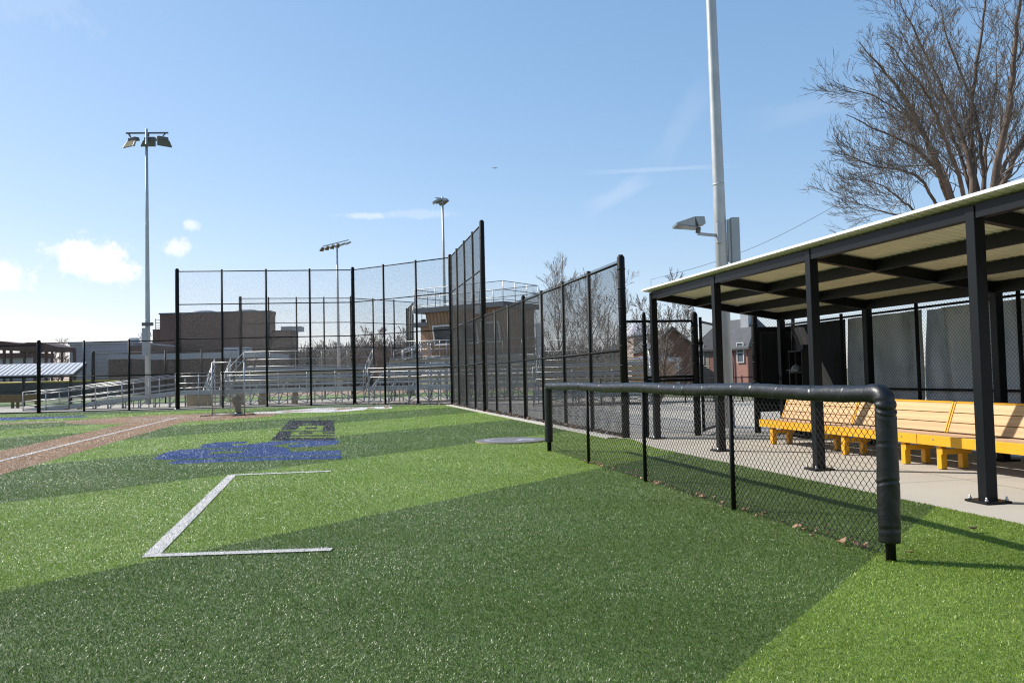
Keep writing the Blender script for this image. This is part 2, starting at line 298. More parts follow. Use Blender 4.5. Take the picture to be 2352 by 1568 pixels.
# ------------------------------------------------------------------ mesh helpers
class MB:
    def __init__(s): s.v = []; s.f = []; s.m = []; s.s = []
    def face(s, idx, mi=0, sm=False): s.f.append(idx); s.m.append(mi); s.s.append(sm)
    def hexa(s, P, mi=0):                                         # 8 corners: bottom ring, top ring
        b = len(s.v); s.v += [tuple(p) for p in P]
        for q in ((3, 2, 1, 0), (4, 5, 6, 7), (0, 1, 5, 4), (1, 2, 6, 5), (2, 3, 7, 6), (3, 0, 4, 7)): s.face([b + i for i in q], mi)
        return s
    def box(s, c, d, rz=0.0, mi=0):
        c = Vector(c); cs, sn = math.cos(rz), math.sin(rz); P = []
        for z in (-1, 1):
            for x, y in ((-1, -1), (1, -1), (1, 1), (-1, 1)):
                X, Y = x * d[0] / 2, y * d[1] / 2
                P.append((c.x + X * cs - Y * sn, c.y + X * sn + Y * cs, c.z + z * d[2] / 2))
        return s.hexa(P, mi)
    def beam(s, a, b, w, h, mi=0, up=(0, 0, 1)):                  # rectangular bar from a to b, w across, h along up
        a, b = Vector(a), Vector(b); d = (b - a).normalized(); upv = Vector(up)
        if abs(d.dot(upv)) > 0.99: upv = Vector((0, 1, 0))
        x = d.cross(upv).normalized() * (w / 2); y = x.cross(d).normalized() * (h / 2)
        return s.hexa([a - x - y, a + x - y, b + x - y, b - x - y, a - x + y, a + x + y, b + x + y, b - x + y], mi)
    def tube(s, pts, r, n=8, mi=0, cap=True):                     # round bar through points; r number or list
        pts = [Vector(p) for p in pts]; k = len(pts)
        R = r if isinstance(r, (list, tuple)) else [r] * k
        b0 = len(s.v); prev = None
        for i, p in enumerate(pts):
            d = (pts[min(i + 1, k - 1)] - pts[max(i - 1, 0)]).normalized()
            if prev is None:
                ref = Vector((0, 0, 1)) if abs(d.z) < 0.9 else Vector((1, 0, 0)); x = d.cross(ref).normalized()
            else: x = (prev - d * prev.dot(d)).normalized()
            prev = x; y = d.cross(x)
            for j in range(n):
                a = 2 * math.pi * j / n; q = p + x * (math.cos(a) * R[i]) + y * (math.sin(a) * R[i]); s.v.append((q.x, q.y, q.z))
        for i in range(k - 1):
            for j in range(n):
                s.face([b0 + i * n + j, b0 + i * n + (j + 1) % n, b0 + (i + 1) * n + (j + 1) % n, b0 + (i + 1) * n + j], mi, n > 5)
        if cap:
            s.face([b0 + j for j in range(n)][::-1], mi); s.face([b0 + (k - 1) * n + j for j in range(n)], mi)
        return s
    def quad(s, P, mi=0):
        b = len(s.v); s.v += [tuple(p) for p in P]; s.face(list(range(b, b + len(P))), mi); return s
    def prism(s, P, z0, z1, mi=0):                                # plan outline (counter-clockwise) between two levels
        n = len(P); b = len(s.v); s.v += [(p[0], p[1], z0) for p in P] + [(p[0], p[1], z1) for p in P]
        tris = tessellate_polygon([[Vector((p[0], p[1], 0)) for p in P]])
        for t in tris:
            a, bb, c = (Vector((P[i][0], P[i][1], 0)) for i in t); up = (bb - a).cross(c - a).z > 0
            t = list(t) if up else list(t)[::-1]
            s.face([b + n + i for i in t], mi); s.face([b + i for i in t[::-1]], mi)
        for i in range(n): s.face([b + i, b + (i + 1) % n, b + n + (i + 1) % n, b + n + i], mi)
        return s
    def build(s, name, m, parent=None, bevel=0.0, local=False):
        off = Vector((0, 0, 0))
        if parent is not None and not local:
            q = parent
            while q is not None: off += Vector(q.location); q = q.parent
        me = bpy.data.meshes.new(name)
        v = [(a - off.x, b - off.y, c - off.z) for a, b, c in s.v] if off.length else s.v
        me.from_pydata(v, [], s.f)
        for x in (m if isinstance(m, (list, tuple)) else [m]): me.materials.append(x)
        me.polygons.foreach_set('material_index', s.m); me.polygons.foreach_set('use_smooth', s.s); me.update()
        o = bpy.data.objects.new(name, me); C.objects.link(o)
        if parent is not None: o.parent = parent
        if bevel:
            bv = o.modifiers.new('bevel', 'BEVEL'); bv.width = bevel; bv.segments = 2; bv.limit_method = 'ANGLE'; bv.angle_limit = 0.7
        return o
def thing(name, label, cat, loc=(0, 0, 0), rz=0.0, group=None):
    o = bpy.data.objects.new(name, None); o.empty_display_size = 0.3; C.objects.link(o); o.location = loc; o.rotation_euler = (0, 0, rz)
    return tag(o, label, cat, group)
def tag(o, label, cat, group=None):
    o['label'] = label; o['category'] = cat
    if group: o['group'] = group
    return o
def struct(o, kind='structure'): o['kind'] = kind; return o
def link_copy(o, parent=None):
    c = o.copy(); C.objects.link(c); c.parent = parent; return c
def dup(root, loc, rz=None, label=None, scale=None):
    r = root.copy(); C.objects.link(r); r.location = loc
    if rz is not None: r.rotation_euler = (0, 0, rz)
    if scale: r.scale = (scale, scale, scale)
    if label: r['label'] = label
    for ch in list(root.children):
        c = link_copy(ch, r)
        for g in list(ch.children): link_copy(g, c)
    return r
def V(*a): return Vector(a)
def lerp(a, b, t): return Vector(a) * (1 - t) + Vector(b) * t

CL = {}
def chain_mesh(w, h, r=0.0021, sides=3, cell=0.072, weave=0.0):
    key = (round(w, 3), round(h, 3), r, sides, cell)
    if key in CL: return CL[key]
    c = cell / 2; nx, nz = max(1, round(w / c)), max(1, round(h / c)); cx, cz = w / nx, h / nz
    i, j = np.meshgrid(np.arange(nx), np.arange(nz), indexing='ij'); i = i.ravel(); j = j.ravel()
    flip = (i + j) % 2
    x0 = i * cx; x1 = (i + 1) * cx; za = np.where(flip == 0, j, j + 1) * cz; zb = np.where(flip == 0, j + 1, j) * cz
    A = np.stack([x0, np.full(len(i), -weave), za], 1); B = np.stack([x1, np.full(len(i), weave), zb], 1)
    d = B - A; d /= np.linalg.norm(d, axis=1)[:, None]; y = np.tile([0., 1, 0], (len(i), 1)); n = np.cross(d, y); n /= np.linalg.norm(n, axis=1)[:, None]; y = np.cross(n, d)
    ring = []
    for P in (A, B):
        for k in range(sides):
            a = 2 * math.pi * k / sides; ring.append(P + (n * math.cos(a) + y * math.sin(a)) * r)
    Vv = np.stack(ring, 1).reshape(-1, 3); base = (np.arange(len(i)) * 2 * sides)[:, None]
    fs = []
    for k in range(sides):
        k2 = (k + 1) % sides; fs.append(base + np.array([[k, k2, sides + k2, sides + k]]))
    Fq = np.stack(fs, 1).reshape(-1, 4)
    me = np_mesh('chain_link_panel', Vv, Fq); me.materials.append(M['wire']); CL[key] = me
    return me
def np_mesh(name, V_, Fq, smooth=False):
    me = bpy.data.meshes.new(name); k = Fq.shape[1]
    me.vertices.add(len(V_)); me.vertices.foreach_set('co', V_.astype(np.float32).ravel())
    me.loops.add(Fq.size); me.loops.foreach_set('vertex_index', Fq.astype(np.int32).ravel())
    me.polygons.add(len(Fq)); me.polygons.foreach_set('loop_start', np.arange(0, Fq.size, k, dtype=np.int32))
    me.update(calc_edges=True); return me
def mesh_obj(name, me, parent, loc, rz):
    o = bpy.data.objects.new(name, me); C.objects.link(o); o.parent = parent
    o.location = Vector(loc) - (Vector(parent.location) if parent else Vector()); o.rotation_euler = (0, 0, rz); return o

# ------------------------------------------------------------------ survey points
A_ = V(-18.3, 45.2, 0); B_ = V(-8.87, 46.3, 0); C_ = V(-3.1, 42.4, 0); D_ = V(-1.12, 33.3, 0); E_ = V(2.42, 18.0, 0)
P1 = gp(1510, 1008); P4 = gp(2270, 1155); DA = (P4 - P1).normalized(); DB = V(-DA.y, DA.x, 0); BAY = (P4 - P1).length / 3
def dg(s, t, z=0.0): return P1 + DA * s + DB * t + V(0, 0, z)
RZ_D = math.atan2(DA.y, DA.x)
HOME = V(-13.9, 34.1, 0); FU = V(0.217, -0.976, 0).normalized(); FV = V(-0.976, -0.217, 0).normalized()
EDGE0 = gp(2352, 1205); EDGE1 = gp(2075, 1150); EDGE2 = gp(1500, 1028)
ED = (EDGE0 - EDGE2).normalized()

# ------------------------------------------------------------------ ground
b = MB(); b.quad([(-1500, -300, 0), (1500, -300, 0), (1500, 2600, 0), (-1500, 2600, 0)]); struct(b.build('ground', M['ground']))
edge_far = gp(1448, 1008); kd = (D_ - E_).normalized(); kn = V(-kd.y, kd.x, 0) * -1
if kn.x > 0: kn = -kn                                                     # towards the field
kerb_in = [E_ + kn * 0.42, D_ + kn * 0.36, C_ + kn * 0.36 + V(-0.1, 0, 0)]
near_edge = EDGE2 + ED * 22
tp = [near_edge, EDGE2, edge_far] + kerb_in[:] + [B_ + V(0.1, -0.3, 0), A_ + V(0, -0.3, 0), V(-70, 44.9, 0), V(-70, -8, 0)]
b = MB(); b.prism([(p.x, p.y) for p in tp][::-1], -0.05, 0.004); struct(b.build('turf_field', M['turf']))
ap = [near_edge, V(60, near_edge.y, 0), V(60, 36, 0), V(12, 37.5, 0), V(4, 60, 0), V(-8, 63, 0), V(-75, 63, 0), V(-75, 45.0, 0), A_ + V(0, -0.1, 0), B_ + V(0, -0.1, 0), C_ + kn * 0.1, D_ + kn * 0.1, E_ + kn * 0.2, edge_far, EDGE2]
b = MB(); b.prism([(p.x, p.y) for p in ap], -0.05, 0.008); struct(b.build('concrete_apron', M['concrete']))
b = MB()
for p, q in ((E_ + kn * 0.31, D_ + kn * 0.25), (D_ + kn * 0.25, C_ + kn * 0.25), (C_ + V(0, -0.2, 0), B_ + V(0, -0.2, 0)), (B_ + V(0, -0.2, 0), A_ + V(0, -0.2, 0)), (A_ + V(0, -0.2, 0), V(-70, 45, 0) + V(0, -0.2, 0))):
    wdt = 0.24 if p.y < 43 and q.y < 43 else 0.12
    b.beam(p + V(0, 0, 0.0), q + V(0, 0, 0.0), wdt, 0.06)
struct(b.build('kerb', M['kerb'], bevel=0.008))
b = MB()                                                                  # saw-cut joints in the slab
for k in range(-2, 5):
    s = k * BAY + BAY * 0.5; p = dg(s, -0.62, 0.0125); q = dg(s, 5.5, 0.0125); d = DA * 0.004; b.quad([p - d, q - d, q + d, p + d][::-1])
p = dg(-1.5, 1.0, 0.0125); q = dg(12.5, 1.0, 0.0125); d = DB * 0.004; b.quad([p - d, q - d, q + d, p + d])
for yy in (20.5, 24, 28): b.quad([(2.6, yy, 0.0125), (20, yy + 3.5, 0.0125), (20, yy + 3.52, 0.0125), (2.6, yy + 0.02, 0.0125)])
struct(b.build('slab_joints', M['joint']))
b = MB(); b.prism([(-26, 80), (6, 80), (10, 118), (-32, 118)], -0.03, 0.004); struct(b.build('far_infield', M['turf_tan']))
b = MB(); b.prism([(-70, 63.2), (-8, 63.2), (4, 60.2), (16, 66), (16, 79.8), (-70, 79.8)], -0.03, 0.003); struct(b.build('far_turf', M['turf']))
b = MB(); b.prism([(12, 37.8), (60, 36.3), (60, 60), (4.2, 60.1)], -0.03, 0.004); struct(b.build('rough_grass', M['ground']))

# --- markings woven into the turf: white lines, tan base path, logos (plan outlines in metres, from survey)
def z1(x, y): return gp((600 + x / 2.94) / 1.7415, (1660 + y / 2.94) / 1.7415)
def z4(x, y): return gp((1050 + x / 3.92) / 1.7415, (1600 + y / 3.92) / 1.7415)
def z2(x, y): return gp((x / 3.36) / 1.7415, (1640 + y / 3.36) / 1.7415)
def P2(pts): return [(p.x, p.y) for p in pts]
def strip(a, b, w):
    a, b = Vector(a), Vector(b); d = (b - a).normalized(); n = V(-d.y, d.x, 0) * (w / 2)
    return P2([a - n, b - n, b + n, a + n])
zones = []                                                                # (material index of blades, outline, hole)
# tan: base paths and the circle round the plate
tan_polys = [strip(HOME, HOME + FU * 34, 1.95), strip(HOME, HOME + FV * 34, 1.2), [(HOME.x + 4.0 * math.cos(a), HOME.y + 4.0 * math.sin(a)) for a in np.linspace(0, 2 * math.pi, 64)[:-1]]]
for q in tan_polys: zones.append((5, q, None))
cb0, cb1, cb2, cb3 = gp(347, 1279), gp(533, 1092.5), gp(760, 1083.5), gp(762, 1264.5)
whites = [strip(HOME, HOME + FU * 34, 0.11), strip(HOME, HOME + FV * 34, 0.11), strip(cb0 + (cb0 - cb1).normalized() * 0.05, cb1, 0.125), strip(cb1, cb2, 0.11), strip(cb0, cb3, 0.11)]
for sgn in (-1, 1):                                                       # batter's boxes either side of the plate
    o = HOME + (FU - FV).normalized() * (0.9 * sgn) + V(0, 0, 0); ax = (FU + FV).normalized(); bx = (FU - FV).normalized()
    q = [o - ax * 1.0 - bx * 0.6, o + ax * 0.9 - bx * 0.6, o + ax * 0.9 + bx * 0.6, o - ax * 1.0 + bx * 0.6]
    for i in range(4): whites.append(strip(q[i], q[(i + 1) % 4], 0.08))
blues = [([(570, 378), (640, 350), (760, 328), (900, 320), (1150, 315), (1120, 338), (960, 345), (930, 358), (1060, 362), (1200, 345), (1400, 320), (1600, 306), (2225, 300), (2220, 325), (2180, 350), (1900, 372), (1630, 385), (1630, 355), (1800, 337), (1900, 326), (1700, 326), (1520, 350), (1380, 378), (1200, 388), (800, 395), (600, 391)], None),
         ([(30, 525), (150, 460), (230, 435), (400, 410), (560, 400), (700, 408), (1100, 405), (1300, 385), (1450, 375), (1560, 382), (1640, 405), (1650, 440), (2240, 420), (2240, 468), (1700, 488), (1120, 497), (700, 511), (200, 528)], [(690, 455), (720, 436), (900, 425), (1100, 425), (1090, 448), (900, 458), (690, 463)]),
         ([(210, 578), (300, 538), (700, 528), (1100, 512), (1650, 499), (2245, 480), (2255, 505), (2240, 518), (1650, 531), (1200, 545), (700, 562), (330, 578)], None)]
def lx(y): return 1640 - (y - 70) * 0.936
rows_ = [(66, 104, ((0, 2166),)), (104, 120, ((0, 1790), (1905, 2166))), (120, 130, ((0, 2168),)), (130, 148, ((0, 1750), (2040, 2168))), (148, 166, ((0, 1740), (1830, 1965), (2035, 2168))),
         (166, 178, ((0, 1720), (2030, 2170))), (178, 190, ((2040, 2170),)), (190, 200, ((0, 2172),)), (200, 208, ((0, 1665),)), (208, 224, ((0, 1665), (1750, 1915), (2030, 2174))),
         (224, 242, ((0, 1655),)), (242, 256, ((0, 2174),)), (256, 274, ((0, 1645),)), (274, 304, ((0, 2176),))]
blacks = [[(x0 or lx(ya), ya), (x1, ya - 2), (x1, yb - 2), (x0 or lx(yb), yb)] for ya, yb, xs_ in rows_ for x0, x1 in xs_]
hw = [[(-130, 195), (0, 190), (200, 185), (300, 170), (560, 152), (800, 128), (1000, 120), (1640, 112), (1900, 100), (1990, 95), (2040, 120), (2030, 135), (1900, 142), (1640, 140), (1600, 155), (1300, 180), (1000, 195), (500, 200), (200, 210), (-130, 214)]]
hb = [[(280, 182), (420, 172), (800, 158), (780, 170), (480, 185), (420, 195), (300, 192)], [(870, 138), (1350, 125), (1560, 122), (1400, 142), (1180, 162), (1120, 158), (1200, 142), (860, 142)], [(1640, 118), (1760, 124), (1770, 136), (1640, 136)], [(1905, 108), (1960, 100), (2005, 118), (1920, 136)]]
lb = [[(-200, 108), (400, 100), (700, 92), (1150, 82), (1170, 95), (900, 105), (700, 112), (500, 128), (380, 124), (200, 140), (-200, 146)]]
def sheet(name, polys, z, m):
    b = MB()
    for outer, hole in polys:
        loops = [[Vector((x, y, 0)) for x, y in outer]] + ([[Vector((x, y, 0)) for x, y in hole]] if hole else [])
        flat = [p for lp in loops for p in lp]; base = len(b.v); b.v += [(p.x, p.y, z) for p in flat]
        for t in tessellate_polygon(loops):
            a, bb, c = (flat[i] for i in t); t = list(t) if (bb - a).cross(c - a).z > 0 else list(t)[::-1]
            b.face([base + i for i in t])
    return struct(b.build(name, m))
wz = [(2, w, None) for w in whites]
bz = [(3, P2([z1(*p) for p in o]), P2([z1(*p) for p in h]) if h else None) for o, h in blues] + [(3, P2([z2(*p) for p in q]), None) for q in lb]
kz = [(4, P2([z1(*p) for p in q]), None) for q in blacks]
hwz = [(2, P2([z4(*p) for p in q]), None) for q in hw]; hbz = [(5, P2([z4(*p) for p in q]), None) for q in hb]
sheet('base_path', [(z[1], None) for z in zones[:1]], 0.0075, M['turf_tan'])
sheet('base_path', [(z[1], None) for z in zones[1:2]], 0.0085, M['turf_tan'])
sheet('plate_circle', [(z[1], None) for z in zones[2:3]], 0.0095, M['turf_tan'])
for i, z in enumerate(wz): sheet('field_line', [(z[1], None)], 0.0125 + 0.0007 * i, M['turf_white'])
sheet('turf_logo', [(z[1], z[2]) for z in bz], 0.009, M['turf_blue']); sheet('turf_logo', [(z[1], None) for z in kz], 0.010, M['turf_black'])
sheet('turf_logo', [(z[1], None) for z in hwz], 0.012, M['turf_white']); sheet('turf_logo', [(z[1], None) for z in hbz], 0.016, M['turf_tan'])
zones += bz + kz + hwz + hbz + wz

def inside(px, py, poly):
    r = np.zeros(len(px), bool); n = len(poly); j = n - 1
    for i in range(n):
        xi, yi = poly[i]; xj, yj = poly[j]
        c = ((yi > py) != (yj > py)); den = (yj - yi) if yj != yi else 1e-9
        r ^= c & (px < (xj - xi) * (py - yi) / den + xi); j = i
    return r
def make_blades():
    xs, ys = [], []
    for y0 in np.arange(1.2, 44, 0.4):
        rho = 15000 if y0 < 5 else 15000 * (5 / y0) ** 1.85
        x0, x1 = -(0.68 * y0 + 2.6), (0.68 * y0 + 3.2); n = int(rho * 0.4 * (x1 - x0))
        xs.append(np.random.uniform(x0, x1, n)); ys.append(np.random.uniform(y0, y0 + 0.4, n))
    x = np.concatenate(xs); y = np.concatenate(ys)
    ok = inside(x, y, [(p.x, p.y) for p in tp]); x, y = x[ok], y[ok]; n = len(x)
    fr = ((ST_N.x * x + ST_N.y * y + ST_O) / ST_P) % 1.0
    mi = np.where(fr < 0.5, 1, 0)
    for k, o, h in zones:
        q = inside(x, y, o)
        if h: q &= ~inside(x, y, h)
        mi[q] = k
    sc = np.maximum(1.0, (y / 5.0) ** 0.5); mark = mi >= 2
    ph = 2.4 + 0.7 * np.sin(x * 1.9 + np.sin(y * 1.4) * 1.5) + 0.6 * np.sin(y * 2.9 + x * .9) + np.random.normal(0, 1.5, n); h = np.random.uniform(0.006, 0.02, n) * sc ** 0.7; w = np.random.uniform(0.0009, 0.0019, n) * sc
    ln = np.random.uniform(0.2, 1.5, n) * h; ph2 = ph + np.random.uniform(-0.5, 0.5, n)
    cx, cy = np.cos(ph), np.sin(ph); wx, wy = -np.sin(ph2) * w, np.cos(ph2) * w
    P = np.zeros((n, 5, 3)); z0 = np.where(mark, 0.008, 0.002)
    P[:, 0] = np.stack([x - wx, y - wy, z0], 1); P[:, 1] = np.stack([x + wx, y + wy, z0], 1)
    mx, my = x + cx * ln * 0.4, y + cy * ln * 0.4
    P[:, 2] = np.stack([mx + wx * .9, my + wy * .9, z0 + h * .72], 1); P[:, 3] = np.stack([mx - wx * .9, my - wy * .9, z0 + h * .72], 1)
    P[:, 4] = np.stack([x + cx * ln, y + cy * ln, z0 + h], 1)
    base = np.arange(n)[:, None] * 5
    T = np.concatenate([base + [0, 1, 2], base + [0, 2, 3], base + [3, 2, 4]], 1).reshape(-1, 3)
    me = np_mesh('turf_blades', P.reshape(-1, 3), T)
    for m in BL: me.materials.append(m)
    me.polygons.foreach_set('material_index', np.repeat(mi, 3).astype(np.int32)); me.update()
    o = bpy.data.objects.new('turf_blades', me); C.objects.link(o); struct(o, 'stuff'); return n
print('BLADES', make_blades())

# ------------------------------------------------------------------ padded rail fence
def padded_fence():
    N = gp(2047, 1289); Fp = gp(1262, 1036)
    t = thing('padded_fence', 'low black chain-link fence with padded top rail on the near turf', 'fence', tuple(lerp(N, Fp, 0.5)))
    d = (Fp - N); L = d.length; dn = d.normalized(); side = V(-dn.y, dn.x, 0)
    RH = 1.205
    def pad(path, r0, ties, name):
        tot = 0; seg = [0]; b = MB(); NR = 28; prev = None; rg = random.Random(len(path))
        for i in range(1, len(path)): tot += (path[i] - path[i - 1]).length; seg.append(tot)
        tt = [(a, c, rg.uniform(-.03, .03), rg.uniform(0, 6.3), rg.uniform(.006, .014)) for a, c in ties]; ph = rg.uniform(0, 9)
        def pos(q):
            q = max(0, min(tot, q)); k = 0
            while k < len(seg) - 2 and q > seg[k + 1]: k += 1
            return lerp(path[k], path[k + 1], (q - seg[k]) / (seg[k + 1] - seg[k]))
        n = int(tot / 0.009)
        for i in range(n + 1):
            q = tot * i / n; p = pos(q); d = (pos(q + .03) - pos(q - .03)).normalized()
            if prev is None: x = d.cross(V(0, 0, 1) if abs(d.z) < .9 else V(1, 0, 0)).normalized()
            else: x = (prev - d * prev.dot(d)).normalized()
            prev = x; y = d.cross(x); p = p + V(0, 0, .008 * math.sin(q * 2.3 + ph)) + side * .006 * math.sin(q * 2.7 + ph)
            cap = 1.0 if 0 < i < n else .55
            for k in range(NR):
                a = 2 * math.pi * k / NR; r = r0 * (1 + .03 * math.sin(q * 4.7 + ph) + .018 * math.sin(q * 12 + 2 * a + ph) + .012 * math.sin(q * 31 + 3 * a))
                for (tp_, amt, tl, f, wd) in tt:
                    e = (q - tp_ - tl * math.cos(a - f)) / wd
                    if abs(e) < 6: r += r0 * amt * (-math.exp(-e * e) + .35 * math.exp(-((abs(e) - 2.2) ** 2) / 1.2))
                v = p + (x * math.cos(a) + y * math.sin(a)) * (r * cap * (1.0 if name != 'rail_pad' or q < L - .15 else 1.14)); b.v.append(tuple(v))
        for i in range(n):
            for k in range(NR): b.face([i * NR + k, i * NR + (k + 1) % NR, (i + 1) * NR + (k + 1) % NR, (i + 1) * NR + k], 0, True)
        b.face(list(range(NR))[::-1]); b.face([n * NR + k for k in range(NR)])
        return b.build(name, M['pad'], t)
    # near bend: vertical pad then elbow then along the rail
    el = []
    for k in range(7):
        a = math.pi / 2 * k / 6; el.append(N + V(0, 0, RH - 0.13) + dn * (0.10 - 0.10 * math.cos(a)) * 1.0 + V(0, 0, 0.125 * math.sin(a)))
    random.seed(3)
    ties = []; s = 0.35
    while s < L - 0.1: ties.append((s, random.uniform(0.03, 0.09))); s += random.choice((0.09, 0.16, 0.27, 0.4, 0.55)) * random.uniform(.7, 1.3)
    path = [lerp(N + dn * 0.075 + V(0, 0, RH), Fp + V(0, 0, RH), q) for q in np.linspace(1, 0, 14)]
    for k in range(1, 8):
        a = math.pi / 2 * k / 8; path.append(N + dn * (0.075 - 0.075 * math.sin(a)) + V(0, 0, RH - 0.075 + 0.075 * math.cos(a)))
    path += [N + V(0, 0, RH - 0.075), N + V(0, 0, 0.6), N + V(0, 0, 0.13)]
    tl_ = [(L - 0.075 - a, b) for a, b in ties] + [(L + 0.02, .07), (L + .07, .1), (L + .11, .05), (L + .34, .03), (L + .62, .06), (L + .95, .03)]
    pad(path, 0.0655, tl_, 'rail_pad')
    pad([Fp + V(0, 0, 0.16), Fp + V(0, 0, 0.6), Fp + V(0, 0, RH + 0.01)], 0.075, [(0.3, .05), (0.7, .05), (1.0, .1)], 'post_pad')
    for p, r in [(N, 0.036), (Fp, 0.04)] : MB().tube([p - V(0, 0, 0.1), p + V(0, 0, 1.15)], r, 14).build('end_post', M['black_vinyl'], t)
    for k in (1, 2, 3):
        p = lerp(N, Fp, k / 4); MB().tube([p - V(0, 0, 0.1), p + V(0, 0, 1.17)], 0.024, 12).build('line_post', M['black_vinyl'], t)
    MB().tube([N + V(0, 0, RH), Fp + V(0, 0, RH)], 0.021, 8).build('rail', M['black_vinyl'], t)
    MB().tube([N + V(0, 0, 0.09) - side * .03, Fp + V(0, 0, 0.09) - side * .03], 0.0025, 5).build('tension_wire', M['wire'], t)
    w = L / 4; me = chain_mesh(w, 1.152, 0.0023, 5, 0.072, 0.003); rz = math.atan2(dn.y, dn.x)
    for k in range(4): mesh_obj('chain_link_panel', me, t, lerp(N, Fp, k / 4) + V(0, 0, 0.015) - side * 0.03, rz)
    return N, Fp, dn, side
RN, RF, RD, RS = padded_fence()

# ------------------------------------------------------------------ tall fences
def fence_run(root, A, B, spans, h, rails, rows, r_line=0.058, r_rail=0.028, endA=None, endB=None, wire=0.0023, toff=0.0, cell=0.072, lineh=None):
    A, B = Vector(A), Vector(B); d = B - A; dn = d.normalized(); rz = math.atan2(dn.y, dn.x); w = d.length / spans; sd = V(-dn.y, dn.x, 0)
    for p, r in ((A, endA), (B, endB)):
        if r:
            MB().tube([p, p + V(0, 0, h + 0.06), p + V(0, 0, h + 0.12)], [r, r, r * 0.55], 16).build('end_post', M['black_vinyl'], root)
            zz = 0.3
            while zz < h: MB().tube([p + V(0, 0, zz), p + V(0, 0, zz + 0.03)], r + 0.008, 12).build('tension_band', M['black_vinyl'], root); zz += 0.42 if r < .09 or h < 4 else 0.84
    for k in range(1, spans):
        p = lerp(A, B, k / spans); MB().tube([p, p + V(0, 0, (lineh or h) + 0.05)], r_line, 10).build('line_post', M['black_vinyl'], root)
    for z in rails: MB().tube([A + V(0, 0, z), B + V(0, 0, z)], r_rail, 8).build('rail', M['black_vinyl'], root)
    for z0, z1 in rows:
        me = chain_mesh(w, z1 - z0, wire, 3, cell)
        for k in range(spans): mesh_obj('chain_link_panel', me, root, lerp(A, B, k / spans) + V(0, 0, z0) + sd * toff, rz)
H_ = 7.62
t = thing('backstop_fence', 'tall black chain-link backstop of three angled sections behind home plate', 'fence', tuple(B_))
R4 = [0.06, 1.95, 3.87, 5.75, H_ - 0.05]; ROW4 = [(0.03, 1.95), (1.95, 3.87), (3.87, 5.75), (5.75, H_)]
fence_run(t, A_, B_, 4, H_, R4, ROW4, endA=0.105, endB=0.1, wire=0.0024)
fence_run(t, B_, C_, 3, H_, R4, ROW4, endB=0.1, wire=0.0024)
fence_run(t, C_, D_, 4, H_, R4, ROW4, endB=0.105, wire=0.0027)
mesh_lo = chain_mesh((D_ - C_).length / 4, 3.84, 0.0024, 3)
dcd = (D_ - C_).normalized()
for k in range(4): mesh_obj('chain_link_panel', mesh_lo, t, lerp(C_, D_, k / 4) + V(0.06, 0.01, 0.03), math.atan2(dcd.y, dcd.x))
t = thing('boundary_fence', 'black chain-link fence of medium height running from the backstop towards the dugout', 'fence', tuple(lerp(D_, E_, .5)))
fence_run(t, D_, E_, 7, 3.87, [0.06, 1.9, 3.82], [(0.03, 1.9), (1.9, 3.9)], r_line=0.05, endB=0.085, wire=0.0036, cell=0.06)
pk = lerp(D_, E_, 3 / 7); MB().tube([pk, pk + V(0, 0, 3.95), pk + V(0, 0, 4.0)], [.07, .07, .04], 12).build('end_post', M['black_vinyl'], t)
t = thing('side_line_fence', 'black chain-link fence left of the backstop in front of the ramp', 'fence', (-30, 45, 0))
lp = at(89, 945, 44.9); lp.z = 0
fence_run(t, lp, A_ - V(0.2, 0, 0), 3, 3.85, [0.06, 1.95, 3.8], [(0.03, 1.95), (1.95, 3.85)], endA=0.10)
fence_run(t, lp - V(10.4, -0.0, 0), lp, 4, 3.75, [0.06, 1.95, 3.7], [(0.03, 1.95), (1.95, 3.75)])

# far backstop of the neighbouring field
A2, B2, C2, D2 = V(-19.9, 60.6, 0), V(-12.1, 62.3, 0), V(-7.9, 67, 0), V(-9.4, 74.3, 0)
t = thing('backstop_fence', 'farther black chain-link backstop rising behind the bleachers', 'fence', tuple(A2))
fence_run(t, A2, B2, 4, H_, R4, [(0.03, 3.87), (3.87, H_)], endA=0.11, cell=0.09)
fence_run(t, B2, C2, 3, H_, R4, [(0.03, 3.87), (3.87, H_)], endA=0.08, cell=0.09)
fence_run(t, C2, D2, 4, H_, R4, [(0.03, 3.87), (3.87, H_)], endB=0.1, cell=0.09)
t = thing('boundary_fence', 'distant black chain-link fence standing beyond the ramp before the brick school', 'fence', (-31, 61, 0))
p = at(214, 900, 61); p.z = 0
fence_run(t, p, A2 - V(0.2, 0, 0), 4, 3.85, [0.06, 1.95, 3.8], [(0.03, 3.85)], endA=0.13, cell=0.09)

# ------------------------------------------------------------------ gate end of the dugout
SE = E_ + V(0.0, -0.1, 0); SDIR = DB
def sp(px):                                    # where a bearing meets the end-wall line
    q = ray(px, 900); a = q.x / q.y; k = (a * SE.y - SE.x) / (SDIR.x - a * SDIR.y); return k
k1, k2, k3, k4, k5 = sp(1484), sp(1600), sp(1613), sp(1738), sp(1818)
def se(k, z=0): return SE + SDIR * k + V(0, 0, z)
t = thing('end_fence', 'short chain-link fence between tall round post and dugout corner post', 'fence', tuple(se(0.6)))
fence_run(t, se(0.05), se(k1), 1, 2.6, [2.52], [(0.05, 2.58)], endB=0.045, wire=0.0024)
fence_run(t, se(k1 + .04), se(k2), 1, 2.6, [1.22, 1.3, 2.52], [(0.05, 2.58)], endB=0.075, wire=0.0024)
rz = math.atan2(SDIR.y, SDIR.x)
t = thing('chain_gate', 'open chain-link gate swung back edge-on beside the thick gate post', 'gate', tuple(se(k3)))
g0, g1 = se(k2 + .14), se(k3 + 0.35) + V(0.28, 1.25, 0)
